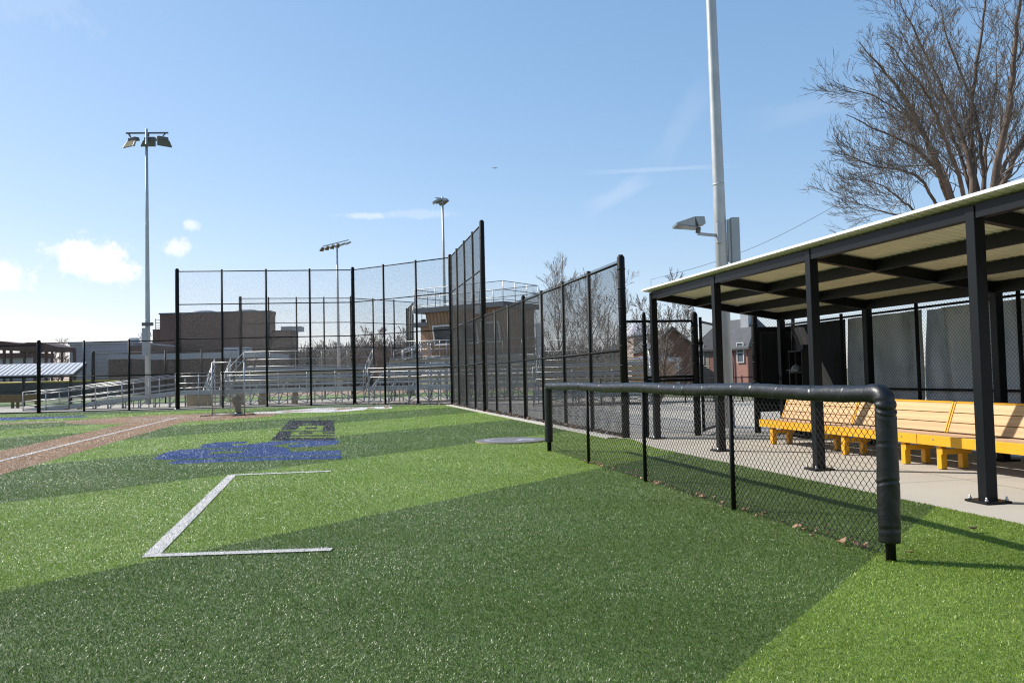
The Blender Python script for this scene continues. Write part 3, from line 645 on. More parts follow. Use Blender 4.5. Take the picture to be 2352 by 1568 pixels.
for z in (0.12, 1.25, 2.5): MB().beam(g0 + V(0, 0, z), g1 + V(0, 0, z), 0.045, 0.045).build('gate_rail', M['black_vinyl'], t)
for g in (g0, g1): MB().tube([g + V(0, 0, 0.08), g + V(0, 0, 2.6)], 0.034, 10).build('gate_upright', M['black_vinyl'], t)
gd = g1 - g0; mesh_obj('chain_link_panel', chain_mesh(gd.length, 2.38, 0.0024, 3), t, g0 + V(0, 0, 0.12), math.atan2(gd.y, gd.x))
MB().box(se(k2 + .1, 2.02), (0.16, 0.06, 0.08), rz).build('hinge', M['black_vinyl'], t)

# ------------------------------------------------------------------ dugout shelter
ROOF_F, ROOF_B, DEPTH = 3.04, 2.57, 2.93
def rs_(s): return 0.075 - 0.022 * s / BAY
def rz_at(t_, s=0.0): return ROOF_F + (ROOF_B - ROOF_F) * t_ / DEPTH + rs_(s)
def shelter():
    t = thing('dugout_shelter', 'open black steel dugout shelter with white edged roof over wooden benches', 'shelter', tuple(dg(0, 0)))
    n = 5
    for k in range(n):
        s = k * BAY
        p = MB().box(dg(s, 0, 1.515 + rs_(s) / 2), (0.127, 0.127, 3.01 + rs_(s)), RZ_D).build('front_post', M['steel_dark'], t, bevel=0.008)
        MB().box(dg(s, 0, 0.0225), (0.30, 0.30, 0.022), RZ_D).build('base_plate', M['steel_dark'], p, bevel=0.003)
        for a, c in ((-1, -1), (1, -1), (1, 1), (-1, 1)):
            bt = MB(); q = dg(s + a * 0.115, c * 0.115, 0.034); bt.tube([q, q + V(0, 0, 0.022)], 0.017, 6); bt.tube([q, q + V(0, 0, 0.045)], 0.009, 8); bt.build('bolt', M['bolt'], p)
        p = MB().box(dg(s, DEPTH, ROOF_B / 2 - 0.07 + rs_(s) / 2), (0.127, 0.127, ROOF_B - 0.15 + rs_(s)), RZ_D).build('back_post', M['steel_dark'], t, bevel=0.008)
        MB().box(dg(s, DEPTH, 0.0225), (0.30, 0.30, 0.022), RZ_D).build('base_plate', M['steel_dark'], p, bevel=0.003)
        MB().beam(dg(s, 0.066, rz_at(0.06, s) - 0.09), dg(s, DEPTH - 0.005, ROOF_B - 0.09 + rs_(s)), 0.10, 0.15).build('cross_beam', M['steel_dark'], t, bevel=0.006)
    for k in range(n - 1):
        MB().beam(dg(k * BAY + 0.065, 0, ROOF_F - 0.085 + rs_(k * BAY)), dg((k + 1) * BAY - 0.065, 0, ROOF_F - 0.085 + rs_((k + 1) * BAY)), 0.10, 0.15).build('front_beam', M['steel_dark'], t, bevel=0.006)
    for t_ in (0.98, 1.96):
        for k in range(n - 1): MB().beam(dg(k * BAY + 0.052, t_, rz_at(t_, k * BAY) - 0.085), dg((k + 1) * BAY - 0.052, t_, rz_at(t_, (k + 1) * BAY) - 0.085), 0.075, 0.155).build('purlin', M['steel_dark'], t, bevel=0.005)
    MB().beam(dg(-0.07, DEPTH, rz_at(DEPTH, -.07) - 0.083), dg((n - 1) * BAY + 0.07, DEPTH, rz_at(DEPTH, (n - 1) * BAY + .07) - 0.083), 0.11, 0.165).build('back_beam', M['steel_dark'], t, bevel=0.006)
    # ribbed roof deck: corrugations run front to back
    s0, s1, t0, t1 = -0.2, (n - 1) * BAY + 0.25, -0.16, 3.55
    prof = []; s = s0
    while s < s1:
        for ds, dz in ((0, 0), (0.085, 0), (0.095, 0.02), (0.125, 0.02), (0.135, 0)): prof.append((s + ds, dz))
        s += 0.14
    m = MB(); th = 0.012
    for ss, dz in prof:
        for t_ in (t0, t1): m.v.append(tuple(dg(ss, t_, rz_at(t_, ss) + dz + 0.002)))
        for t_ in (t0, t1): m.v.append(tuple(dg(ss, t_, rz_at(t_, ss) + dz + th)))
    for i in range(len(prof) - 1):
        a, c = 4 * i, 4 * (i + 1); m.face([a, a + 1, c + 1, c]); m.face([a + 2, c + 2, c + 3, a + 3]); m.face([a, c, c + 2, a + 2]); m.face([a + 1, a + 3, c + 3, c + 1])
    m.build('roof_deck', M['roof_under'], t)
    MB().beam(dg(s0 - 0.02, t0 - 0.012, rz_at(t0, s0) + 0.026), dg(s1, t0 - 0.012, rz_at(t0, s1) + 0.026), 0.02, 0.034).build('roof_trim', M['roof_trim'], t)
    for t_ in (0,): MB().beam(dg(s0 - 0.01, t0, rz_at(t0, s0) + 0.026), dg(s0 - 0.01, t1, rz_at(t1, s0) + 0.026), 0.018, 0.034).build('roof_trim', M['roof_trim'], t)
    return t
shelter()

def bench(name, label, c0, c1):                # front seat edge from c0 (far end) to c1, facing the field
    c0, c1 = Vector(c0), Vector(c1); d = c1 - c0; L = d.length; dn = d.normalized(); bk = V(-dn.y, dn.x, 0)
    root = thing(name, label, 'bench', (c0.x, c0.y, 0), math.atan2(dn.y, dn.x), 'wooden benches in the dugout')
    # local frame: x along the bench, y to the back
    SH = 0.46; m = MB()
    for k in range(3): m.box((L / 2, 0.045 + 0.14 * k + 0.07, SH - 0.019), (L - 0.004, 0.134, 0.038))
    m.build('seat', M['seat_pine'], root, bevel=0.004, local=True)
    MB().box((L / 2, 0.02, SH - 0.066), (L, 0.038, 0.135)).build('fascia', M['yellow'], root, bevel=0.004, local=True)
    m = MB()
    for x in (0.32, L - 0.32): m.tube([(x, 0.0005, SH - 0.05), (x, -0.006, SH - 0.05)], 0.011, 8)
    m.build('bolt', M['bolt'], root, local=True)
    lean = V(0, 0.36, 0.93).normalized(); nrm = V(0, -lean.z, lean.y); base = V(0, 0.475, SH + 0.01); m = MB()
    for k in range(3):
        a = base + lean * (0.005 + 0.145 * k); q = [a, a + lean * 0.134]
        P = []
        for pz in q:
            pass
        x0, x1 = 0.03, L - 0.03; nb = nrm * 0.036
        m.hexa([(x0, *(q[0])[1:]), (x1, *(q[0])[1:]), (x1, *(q[0] - nb)[1:]), (x0, *(q[0] - nb)[1:]), (x0, *(q[1])[1:]), (x1, *(q[1])[1:]), (x1, *(q[1] - nb)[1:]), (x0, *(q[1] - nb)[1:])])
    m.build('backrest', M['pine'], root, bevel=0.004, local=True)
    m = MB(); a = base + lean * 0.0; e = base + lean * 0.45 + nrm * 0.001
    for x in (0.016, L - 0.016): m.beam(V(x, *(a - nrm * 0.02)[1:]), V(x, *(e - nrm * 0.02)[1:]), 0.026, 0.06, up=tuple(nrm))
    tpz = base + lean * 0.452; m.beam(V(0.03, *(tpz - nrm * .02)[1:]), V(L - 0.03, *(tpz - nrm * .02)[1:]), 0.05, 0.026)
    m.build('back_frame', M['yellow'], root, bevel=0.003, local=True)
    for x in (0.36, L - 0.36):
        for y in (0.095, 0.42):
            MB().box((x, y, (SH - 0.04) / 2 + 0.008), (0.088, 0.088, SH - 0.055)).build('leg', M['yellow'], root, bevel=0.004, local=True)
        MB().box((x + 0.064, 0.27, 0.25), (0.036, 0.46, 0.07)).build('cross_brace', M['yellow'], root, bevel=0.003, local=True)
        m = MB(); m.beam(V(x, 0.56, 0.30), V(x, *(base + lean * 0.42 - nrm * 0.085)[1:]), 0.036, 0.085, up=(0, 1, 0.2)); m.build('back_strut', M['yellow'], root, bevel=0.003, local=True)
    return root
def tsz(x, y): return gp(x, y, 0.46)
bA, bB = tsz(1743, 962.5), tsz(2352, 1019.8); bd = (bB - bA).normalized()
def on_line(px): q = ray(px, 980); a = q.x / q.y; k = (a * bA.y - bA.x) / (bd.x - a * bd.y); return bA + bd * k
bm, bn_ = on_line(1898), on_line(2104)
bench('wooden_bench', 'yellow framed wooden bench at the far end beside the black shelf rack', bA, bm - bd * .006)
bench('wooden_bench', 'middle wooden bench seen through the low fence, behind the padded corner post', bm + bd * .006, bn_ - bd * .006)
bench('wooden_bench', 'nearest wooden bench with yellow fascia behind the near steel dugout post', bn_ + bd * .006, bn_ + bd * 2.42)

# back fence of the dugout with its tarpaulins
FB = 3.42
def back_fence():
    t = thing('dugout_back_fence', 'black chain-link fence along the back of the dugout carrying silver tarps', 'fence', tuple(dg(0, FB)))
    s0, s1 = -0.75, 4 * BAY + 0.5; n = 6; w = (s1 - s0) / n
    for k in range(n + 1):
        p = dg(s0 + k * w, FB); MB().tube([p, p + V(0, 0, 2.5)], 0.032, 10).build('line_post', M['black_vinyl'], t)
    for z in (0.08, 1.0, 2.42): MB().tube([dg(s0, FB, z), dg(s1, FB, z)], 0.021, 8).build('rail', M['black_vinyl'], t)
    me = chain_mesh(w, 2.44, 0.0024, 4)
    for k in range(n): mesh_obj('chain_link_panel', me, t, dg(s0 + k * w, FB - 0.04, 0.04), RZ_D)
    return s0, w, n
bs0, bw, bn = back_fence()
def tarp(name, label, s0, s1, z0, z1, m, seed, amp=0.05, off=0.05, group=None):
    random.seed(seed); nx, nz = 40, 22; b = MB(); ph = [random.uniform(0, 6.3) for _ in range(6)]
    for th in (0, 0.004):
        for i in range(nx + 1):
            for j in range(nz + 1):
                u, v = i / nx, j / nz; sag = 0.0
                f = amp * (math.sin(u * 17 + ph[0] + v * 2.5) * 0.35 + math.sin(u * 7 - v * 3 + ph[1]) * 0.5 + math.sin(u * 29 + v * 6 + ph[2]) * 0.14 + math.sin(v * 8 + u * 9 + ph[3]) * 0.22)
                b.v.append(tuple(dg(s0 + (s1 - s0) * u, FB + off + amp * 1.1 + f + th, z0 + (z1 - z0) * v - sag)))
    K = (nx + 1) * (nz + 1)
    for i in range(nx):
        for j in range(nz):
            a = i * (nz + 1) + j; q = [a, a + nz + 1, a + nz + 2, a + 1]; b.face(q, 0, True); b.face([K + x for x in q][::-1], 0, True)
    return tag(b.build(name, m), label, 'tarp', group)
tarp('tarpaulin', 'dark windscreen cloth on back fence behind the black shelf rack', bs0 + 0.05, bs0 + bw * 1.0 + 0.01, 0.1, 2.39, M['screen'], 1, 0.02)
tarp('tarpaulin', 'creased silver tarp on the back fence right of the shelf rack', bs0 + bw * 1.0 + 0.022, bs0 + bw * 2 + 0.03, 0.05, 2.39, M['tarp'], 2)
tarp('tarpaulin', 'silver tarp with deep vertical folds in the middle of the back fence', bs0 + bw * 2 + 0.01, bs0 + bw * 3 + 0.005, 0.05, 2.385, M['tarp'], 5, 0.09)
tarp('tarpaulin', 'widest smooth silver tarp behind the nearest bench', bs0 + bw * 3 + 0.02, bs0 + bw * 5, 0.05, 2.39, M['tarp'], 8)
# side panel at the far end
t = thing('end_screen', 'black screened chain-link panel closing the far end of the dugout', 'fence', tuple(se(k4)))
fence_run(t, se(k4), se(k5 + .1), 1, 2.62, [0.5, 2.3, 2.34], [(0.3, 2.6)], endA=0.07, endB=0.04, wire=0.0024)
MB().beam(se(k4 + .08, 1.4) + V(0.01, 0.05, 0), se(k5 + .05, 1.4) + V(0.01, 0.05, 0), 0.012, 1.75).build('windscreen', M['screen'], t)

def shelf_rack():
    c = at(1849, 900, 16.9); c.z = 0; t = thing('shelf_rack', 'black cubby shelf rack in shade at dugout far corner', 'rack', tuple(c), RZ_D - math.pi * 0.5 + 1.45)
    w, d, h = 0.62, 0.36, 1.78
    for x in (-w / 2, 0, w / 2): MB().box((x, 0, h / 2 + 0.01), (0.022, d, h)).build('side_panel', M['rubber_black'], t, local=True)
    for z in (0.08, 0.5, 0.92, 1.34, 1.77): MB().box((0, 0, z), (w + 0.03, d + 0.02, 0.028)).build('shelf', M['rubber_black'], t, local=True)
    MB().box((0, d / 2, h / 2), (w, 0.012, h)).build('back_panel', M['rubber_black'], t, local=True)
    return c
rc = shelf_rack()
b = MB(); b.box((rc.x + 0.08, rc.y, 1.83), (0.34, 0.24, 0.09), 0.2); b.box((rc.x + 0.08, rc.y, 1.885), (0.36, 0.26, 0.02), 0.2)
tag(b.build('storage_box', M['rubber_black'], bevel=0.006), 'flat black lidded box lying on top of the shelf rack', 'box')
def helmet(p):
    b = MB(); n, k = 14, 7; b0 = len(b.v)
    for i in range(k + 1):
        a = math.pi / 2 * i / k; r = 0.11 * math.cos(a) + 0.004; z = 0.15 * math.sin(a)
        for j in range(n): ph = 2 * math.pi * j / n; b.v.append((p.x + r * math.cos(ph) * 1.15, p.y + r * math.sin(ph), p.z + z))
    for i in range(k):
        for j in range(n): b.face([b0 + i * n + j, b0 + i * n + (j + 1) % n, b0 + (i + 1) * n + (j + 1) % n, b0 + (i + 1) * n + j], 0, True)
    b.face([b0 + j for j in range(n)][::-1]); b.prism([(p.x - 0.2, p.y - 0.07), (p.x - 0.1, p.y - 0.09), (p.x - 0.1, p.y + 0.09), (p.x - 0.2, p.y + 0.07)], p.z + 0.02, p.z + 0.035)
    tag(b.build('batting_helmet', mat('helmet_shell', (0.1, 0.1, 0.11), 0.12, spec=0.8)), 'shiny dark batting helmet sitting in the rack upper cubby', 'helmet')
helmet(V(rc.x - 0.15, rc.y - 0.02, 1.356))

# ------------------------------------------------------------------ on-deck mat
def deck_mat():
    c = gp(1174, 1013.5); t = thing('on_deck_mat', 'round grey rubber on-deck mat with pale lettering lying on the turf', 'mat', tuple(c))
    n = 64; ring = [(c.x + 0.77 * math.cos(a), c.y + 0.77 * math.sin(a)) for a in np.linspace(0, 2 * math.pi, n + 1)[:-1]]
    MB().prism(ring, 0.004, 0.03).build('mat_rim', M['mat_edge'], t)
    ring2 = [(c.x + (p[0] - c.x) * 0.985, c.y + (p[1] - c.y) * 0.985) for p in ring]
    MB().prism(ring2, 0.026, 0.036).build('mat_face', M['mat_rubber'], t)
    b = MB(); z = 0.0395
    for k in range(13):
        a = 0.6 + k * 0.17 + math.pi * 0.55; r0, r1 = 0.46, 0.58
        for da in (-0.045, 0.04): b.quad([(c.x + r * math.cos(a + q), c.y + r * math.sin(a + q), z) for r, q in ((r0, da - .014), (r1, da - .014), (r1, da + .014), (r0, da + .014))])
        rr = r0 + 0.05 * (k % 3); b.quad([(c.x + r * math.cos(a + q), c.y + r * math.sin(a + q), z) for r, q in ((rr, -.045), (rr + .025, -.045), (rr + .025, .04), (rr, .04))])
    b.build('lettering', M['mat_white'], t)
    b = MB()
    for pts in ([(0.05, -0.32), (0.45, -0.25), (0.5, -0.14), (0.2, -0.12), (0.12, -0.2)], [(0.1, -0.05), (0.5, -0.03), (0.52, 0.06), (0.2, 0.1)]):
        b.quad([(c.x + x, c.y + y, z) for x, y in pts])
    b.build('emblem', M['mat_white'], t)
    b = MB(); b.quad([(c.x + x, c.y + y, z + 0.003) for x, y in [(0.2, -0.24), (0.42, -0.2), (0.44, -0.16), (0.22, -0.17)]]); b.build('emblem', M['mat_blue'], t)
deck_mat()

# ------------------------------------------------------------------ hitting net by home plate
def hitting_net():
    c = at(525, 955, 35.4); c.z = 0; t = thing('hitting_net', 'free-standing metal framed hitting net with tan ball pocket by home plate', 'net', tuple(c))
    w, h = 1.46, 2.28; L = c + V(-w / 2, 0.12, 0); R = c + V(w / 2, -0.12, 0); r = 0.026
    for p, q, nm in ((L, L + V(0, 0, h), 'upright'), (R, R + V(0, 0, h), 'upright'), (L + V(0, 0, h), R + V(0, 0, h), 'top_bar'), (L + V(0, 0, 0.05), R + V(0, 0, 0.05), 'bottom_bar')):
        MB().tube([p, q], r, 10).build(nm, M['galv'], t)
    for p in (L, R): MB().tube([p + V(-0.25, -0.75, 0.03), p + V(0, 0, 0.03), p + V(0.2, 0.75, 0.03)], 0.022, 8).build('foot', M['rubber_black'], t)
    rz = math.atan2((R - L).y, (R - L).x); wl = (R - L).length
    mesh_obj('netting', chain_mesh(wl, h - 0.06, 0.0022, 3, 0.065), t, L + V(0, 0, 0.06), rz)
    b = MB(); ctr = c + V(-0.02, 0.06, 0); pts, rs = [], []                # bowl-shaped strike pocket that drains into a canvas sleeve
    for i in range(10): a = i / 9; pts.append(ctr + V(0.02 + 0.16 * a, 0.25 + 0.05 * a, 1.12 - 0.5 * a)); rs.append(0.42 * (1 - a) ** 0.7 + 0.16)
    mm = mat('pocket_mesh', (0.2, 0.19, 0.18), 0.8); 
    seg = MB(); n = 16
    for i in range(len(pts) - 1):
        for j in range(n):
            a0, a1 = 2 * math.pi * j / n, 2 * math.pi * (j + 1) / n
            p0 = pts[i] + V(math.cos(a0) * rs[i], 0.1, math.sin(a0) * rs[i] * 0.5); p1 = pts[i] + V(math.cos(a1) * rs[i], 0.1, math.sin(a1) * rs[i] * 0.5)
            q0 = pts[i + 1] + V(math.cos(a0) * rs[i + 1], 0.1, math.sin(a0) * rs[i + 1] * 0.5)
            seg.tube([p0, p1], 0.005, 3, cap=False); seg.tube([p0, q0], 0.005, 3, cap=False)
    seg.build('strike_pocket', mm, t)
    s0 = pts[-1] + V(0, 0.1, 0.05); MB().tube([s0 + V(-.05, 0, .12), s0, s0 + V(0.1, -0.02, -0.35), V(s0.x + 0.14, s0.y - 0.05, 0.06)], [0.2, 0.19, 0.14, 0.12], 14).build('ball_sleeve', M['canvas'], t)
    MB().tube([V(s0.x + 0.13, s0.y - 0.05, 0.0), V(s0.x + 0.13, s0.y - 0.05, 0.12)], [0.17, 0.15], 14).build('ball_bucket', M['rubber_black'], t)
hitting_net()

# ------------------------------------------------------------------ bleachers, ramp, stairs
def post_rail(mb, a, b, h0, h1, r=0.022, n=2, mids=(0.5,)):
    a, b = Vector(a), Vector(b)
    for f in (1.0,) + tuple(mids): mb.tube([a + V(0, 0, (h1 - h0) * f + h0 - 0), b + V(0, 0, (h1 - h0) * f + h0)], r, 6)
    for k in range(n + 1): p = lerp(a, b, k / n); mb.tube([p + V(0, 0, h0 - 0.12), p + V(0, 0, h1)], r, 6)
def bleacher(name, label, O, d, L, rows, h0=1.0, rise=0.235, run=0.66, seat_m=None, walk=1.1, guard=1.05, side=True, front_rail=True, spans=5, frm=0.06):
    seat_m = seat_m or M['alu']; O = Vector(O); O.z = 0; d = Vector(d).normalized(); bk = V(-d.y, d.x, 0); t = thing(name, label, 'bleacher', tuple(O))
    def q(x, y, z): return O + d * x + bk * y + V(0, 0, z)
    MB().beam(q(0, walk / 2, h0 - 0.02), q(L, walk / 2, h0 - 0.02), walk, 0.045).build('walkway', M['alu'], t)
    m = MB(); 
    for z in (h0 - 0.06, h0 - 0.145, h0 - 0.23): m.beam(q(0, -0.02, z), q(L, -0.02, z), 0.05, 0.07)
    m.build('fascia', M['alu_blue'], t)
    for k in range(rows):
        y = walk + 0.2 + k * run; z = h0 + 0.22 + rise * k
        MB().beam(q(0.1, y, z + 0.17), q(L - 0.1, y, z + 0.17), 0.25, 0.045).build('seat_plank', seat_m, t)
        MB().beam(q(0.1, y + 0.42, z - 0.05), q(L - 0.1, y + 0.42, z - 0.05), 0.3, 0.04).build('foot_plank', M['alu'], t)
        MB().beam(q(0.1, y - 0.14, z + 0.02), q(L - 0.1, y - 0.14, z + 0.02), 0.02, 0.14).build('riser', M['tan_plank'] if k % 2 else M['alu'], t)
    yb = walk + 0.2 + rows * run; zb = h0 + 0.2 + rise * rows
    m = MB()
    for k in range(spans + 1):
        x = L * k / spans
        m.beam(q(x, 0.05, 0), q(x, 0.05, h0 - 0.03), frm, frm); m.beam(q(x, yb, 0), q(x, yb, zb), frm, frm); m.beam(q(x, yb * .5, 0), q(x, yb * .5, (h0 + zb) / 2), frm, frm)
        m.beam(q(x, 0.05, h0 - 0.3), q(x, yb, zb - .35), frm, frm * 1.5); m.beam(q(x, 0.05, 0.1), q(x, yb * .5, (h0 + zb) / 2 - .2), frm * .7, frm * .7)
        if k < spans:
            x2 = L * (k + 1) / spans
            for y in (0.1, yb): 
                zt = h0 - 0.25 if y < 1 else zb - 0.2
                m.beam(q(x, y, 0.08), q(x2, y, zt), frm * .7, frm * .7); m.beam(q(x, y + .06, zt), q(x2, y + .06, 0.08), frm * .7, frm * .7)
    m.build('understructure', M['galv'], t)
    m = MB(); post_rail(m, q(0.05, yb, 0), q(L - 0.05, yb, 0), zb, zb + guard, n=spans, mids=(0.5, 0.06)); m.build('back_rail', M['alu'], t)
    if front_rail: m = MB(); post_rail(m, q(0, 0.0, 0), q(L, 0.0, 0), h0, h0 + 1.05, n=spans, mids=(0.8, 0.5)); m.build('front_rail', M['alu'], t)
    if side:
        for x in (0.05, L - 0.05):
            m = MB(); a, c = q(x, walk + .1, h0 + guard + .2), q(x, yb, zb + guard)
            m.tube([a, c], 0.028, 6); m.tube([a - V(0, 0, .5), c - V(0, 0, .5)], 0.022, 6)
            for k in range(3): p = lerp(a, c, k / 2); m.tube([p - V(0, 0, guard), p], 0.025, 6)
            m.build('side_rail', M['alu'], t)
    me = chain_mesh(L - 0.1, guard, 0.0022, 3, 0.1); mesh_obj('guard_mesh', me, t, q(0.05, yb + 0.03, zb), math.atan2(d.y, d.x)); 
    return t
o = at(508, 900, 50.2); bleacher('bleacher', 'wide aluminium bleacher with rear guard rail behind the flat backstop section', o, (1, 0.03, 0), 8.6, 5, spans=5)
o = at(846, 900, 48.2); o2 = at(1225, 900, 46.6); dd = (o2 - o); dd.z = 0
bleacher('bleacher', 'aluminium bleacher on cross-braced legs directly below the press box', o, dd, dd.length, 6, rise=0.25, run=0.5, spans=8, side=False)
o = at(1225, 900, 37.5); o2 = at(1500, 900, 36.8); dd = o2 - o; dd.z = 0
bleacher('bleacher', 'small bleacher with tan seat planks behind the boundary fence', o, dd, dd.length, 5, h0=0.7, rise=0.24, seat_m=M['tan_plank'], spans=3)

def ramp():
    Yr = 50.0; a = at(54, 900, Yr); c = at(404, 900, Yr); e = at(510, 900, Yr); a.z = c.z = e.z = 0
    t = thing('access_ramp', 'long aluminium access ramp with handrails rising towards the bleachers', 'ramp', tuple(a))
    hs = [(a, 0.12), (lerp(a, c, 0.3), 0.34), (c, 1.0), (e, 1.0)]
    for (p, hp), (q, hq) in zip(hs, hs[1:]):
        dz0, dz1 = V(0, 0, hp), V(0, 0, hq)
        MB().beam(p + dz0 + V(0, .75, -0.03), q + dz1 + V(0, .75, -0.03), 1.4, 0.05).build('deck', M['alu'], t)
        for y in (0, 1.5):
            m = MB()
            for k in range(3): m.beam(p + dz0 + V(0, y, -0.04 - .09 * k), q + dz1 + V(0, y, -0.04 - .09 * k), 0.06, 0.075)
            m.build('side_channel', M['alu_blue'], t)
            m = MB(); n = max(2, round((q - p).length / 1.5))
            for hgt in (1.02, 0.86, 0.45, 0.16): m.tube([p + dz0 + V(0, y - .05, hgt), q + dz1 + V(0, y - .05, hgt)], 0.024, 6)
            for k in range(n + 1):
                g = lerp(p + dz0, q + dz1, k / n) + V(0, y - .05, 0); m.tube([V(g.x, g.y, 0), g + V(0, 0, 1.02)], 0.03, 6)
            m.build('handrail', M['alu'], t)
    m = MB()
    for k in range(7):
        g = lerp(a, c, 0.35 + k * 0.1); h = 0.3 + 0.7 * (0.35 + k * .1 - .3) / .7
        m.beam(g + V(0, 0.1, 0.05), g + V(0.7, 0.1, h - 0.1), 0.04, 0.04); m.beam(g + V(0, 0.1, 0), g + V(0, 0.1, h - .1), 0.05, 0.05); m.beam(g + V(0.5, 1.3, 0), g + V(0.5, 1.3, h - .05), 0.05, 0.05)
    m.build('brace', M['galv'], t)
ramp()
def stairs(name, label, a, b_, wd, n):          # steps climb from a to b_
    a, b_ = Vector(a), Vector(b_); t = thing(name, label, 'stairs', (a.x, a.y, 0)); d = (b_ - a); dh = V(d.x, d.y, 0).normalized(); sd = V(-dh.y, dh.x, 0)
    m = MB()
    for k in range(n): p = lerp(a, b_, (k + 0.5) / n); m.beam(p - sd * wd / 2, p + sd * wd / 2, 0.28, 0.04)
    m.build('tread', M['alu'], t)
    for s in (-1, 1):
        m = MB(); o = sd * (wd / 2 * s); m.beam(a + o - V(0, 0, .08), b_ + o - V(0, 0, .08), 0.05, 0.2); m.build('stringer', M['alu_blue'], t)
        m = MB()
        for h in (1.0, 0.82, 0.4): m.tube([a + o + V(0, 0, h), b_ + o + V(0, 0, h)], 0.03, 6)
        for k in range(5): p = lerp(a, b_, k / 4) + o; m.tube([p, p + V(0, 0, 1.0)], 0.03, 6)
        m.build('handrail', M['alu'], t)
    m = MB()
    for k in (0.0, 1.0):
        for s in (-1, 1): p = lerp(a, b_, k) + sd * (wd / 2 * s); m.tube([V(p.x, p.y, 0), p], 0.04, 6)
    m.build('support', M['galv'], t)
sa = at(915, 842, 52.0); sb = at(1000, 812, 53.2); sb.z = 2.8
stairs('stairs', 'metal stairs with double handrails climbing left of the press box', sa, sb, 1.5, 6)
sa = at(487, 935, 52.5); sa.z = 0.1; sb = at(512, 880, 54.0); sb.z = 2.0
stairs('stairs', 'short metal stairs at the left end of the wide bleacher', sa, sb, 1.1, 8)
sl = at(850, 850, 53); MBx = MB(); sl.z = 0

# cream drums and box under the walkway
def drum(c, r, h, label):
    t = thing('drum', label, 'drum', (c.x, c.y, 0), 0, 'cream drums under the walkway')
    MB().tube([V(0, 0, 0.01), V(0, 0, 0.05), V(0, 0, h - .06), V(0, 0, h)], [r * .96, r, r, r * .9], 20).build('drum_body', M['cream'], t, local=True)
    m = MB()
    for z in (h * .33, h * .66): m.tube([V(0, 0, z - .015), V(0, 0, z + .015)], r + .012, 20)
    m.build('hoop', M['cream'], t, local=True)
p = at(602, 930, 52.2); drum(p, 0.24, 0.88, 'cream drum under the walkway, right of the hitting net')
p = at(677, 930, 52.2); drum(p, 0.2, 0.9, 'narrow cream drum under the walkway between backstop posts')
p = at(550, 930, 52.6); drum(p, 0.28, 0.85, 'cream drum under the walkway, directly behind the hitting net')
p = at(458, 930, 52.4); t = thing('storage_bin', 'wide cream storage bin under the walkway left of the net', 'bin', (p.x, p.y, 0))
MB().box((p.x, p.y, 0.36), (1.4, 0.7, 0.7)).build('bin_body', M['cream'], t, bevel=0.05); MB().box((p.x, p.y, 0.76), (1.48, 0.78, 0.08)).build('lid', M['cream'], t, bevel=0.02)

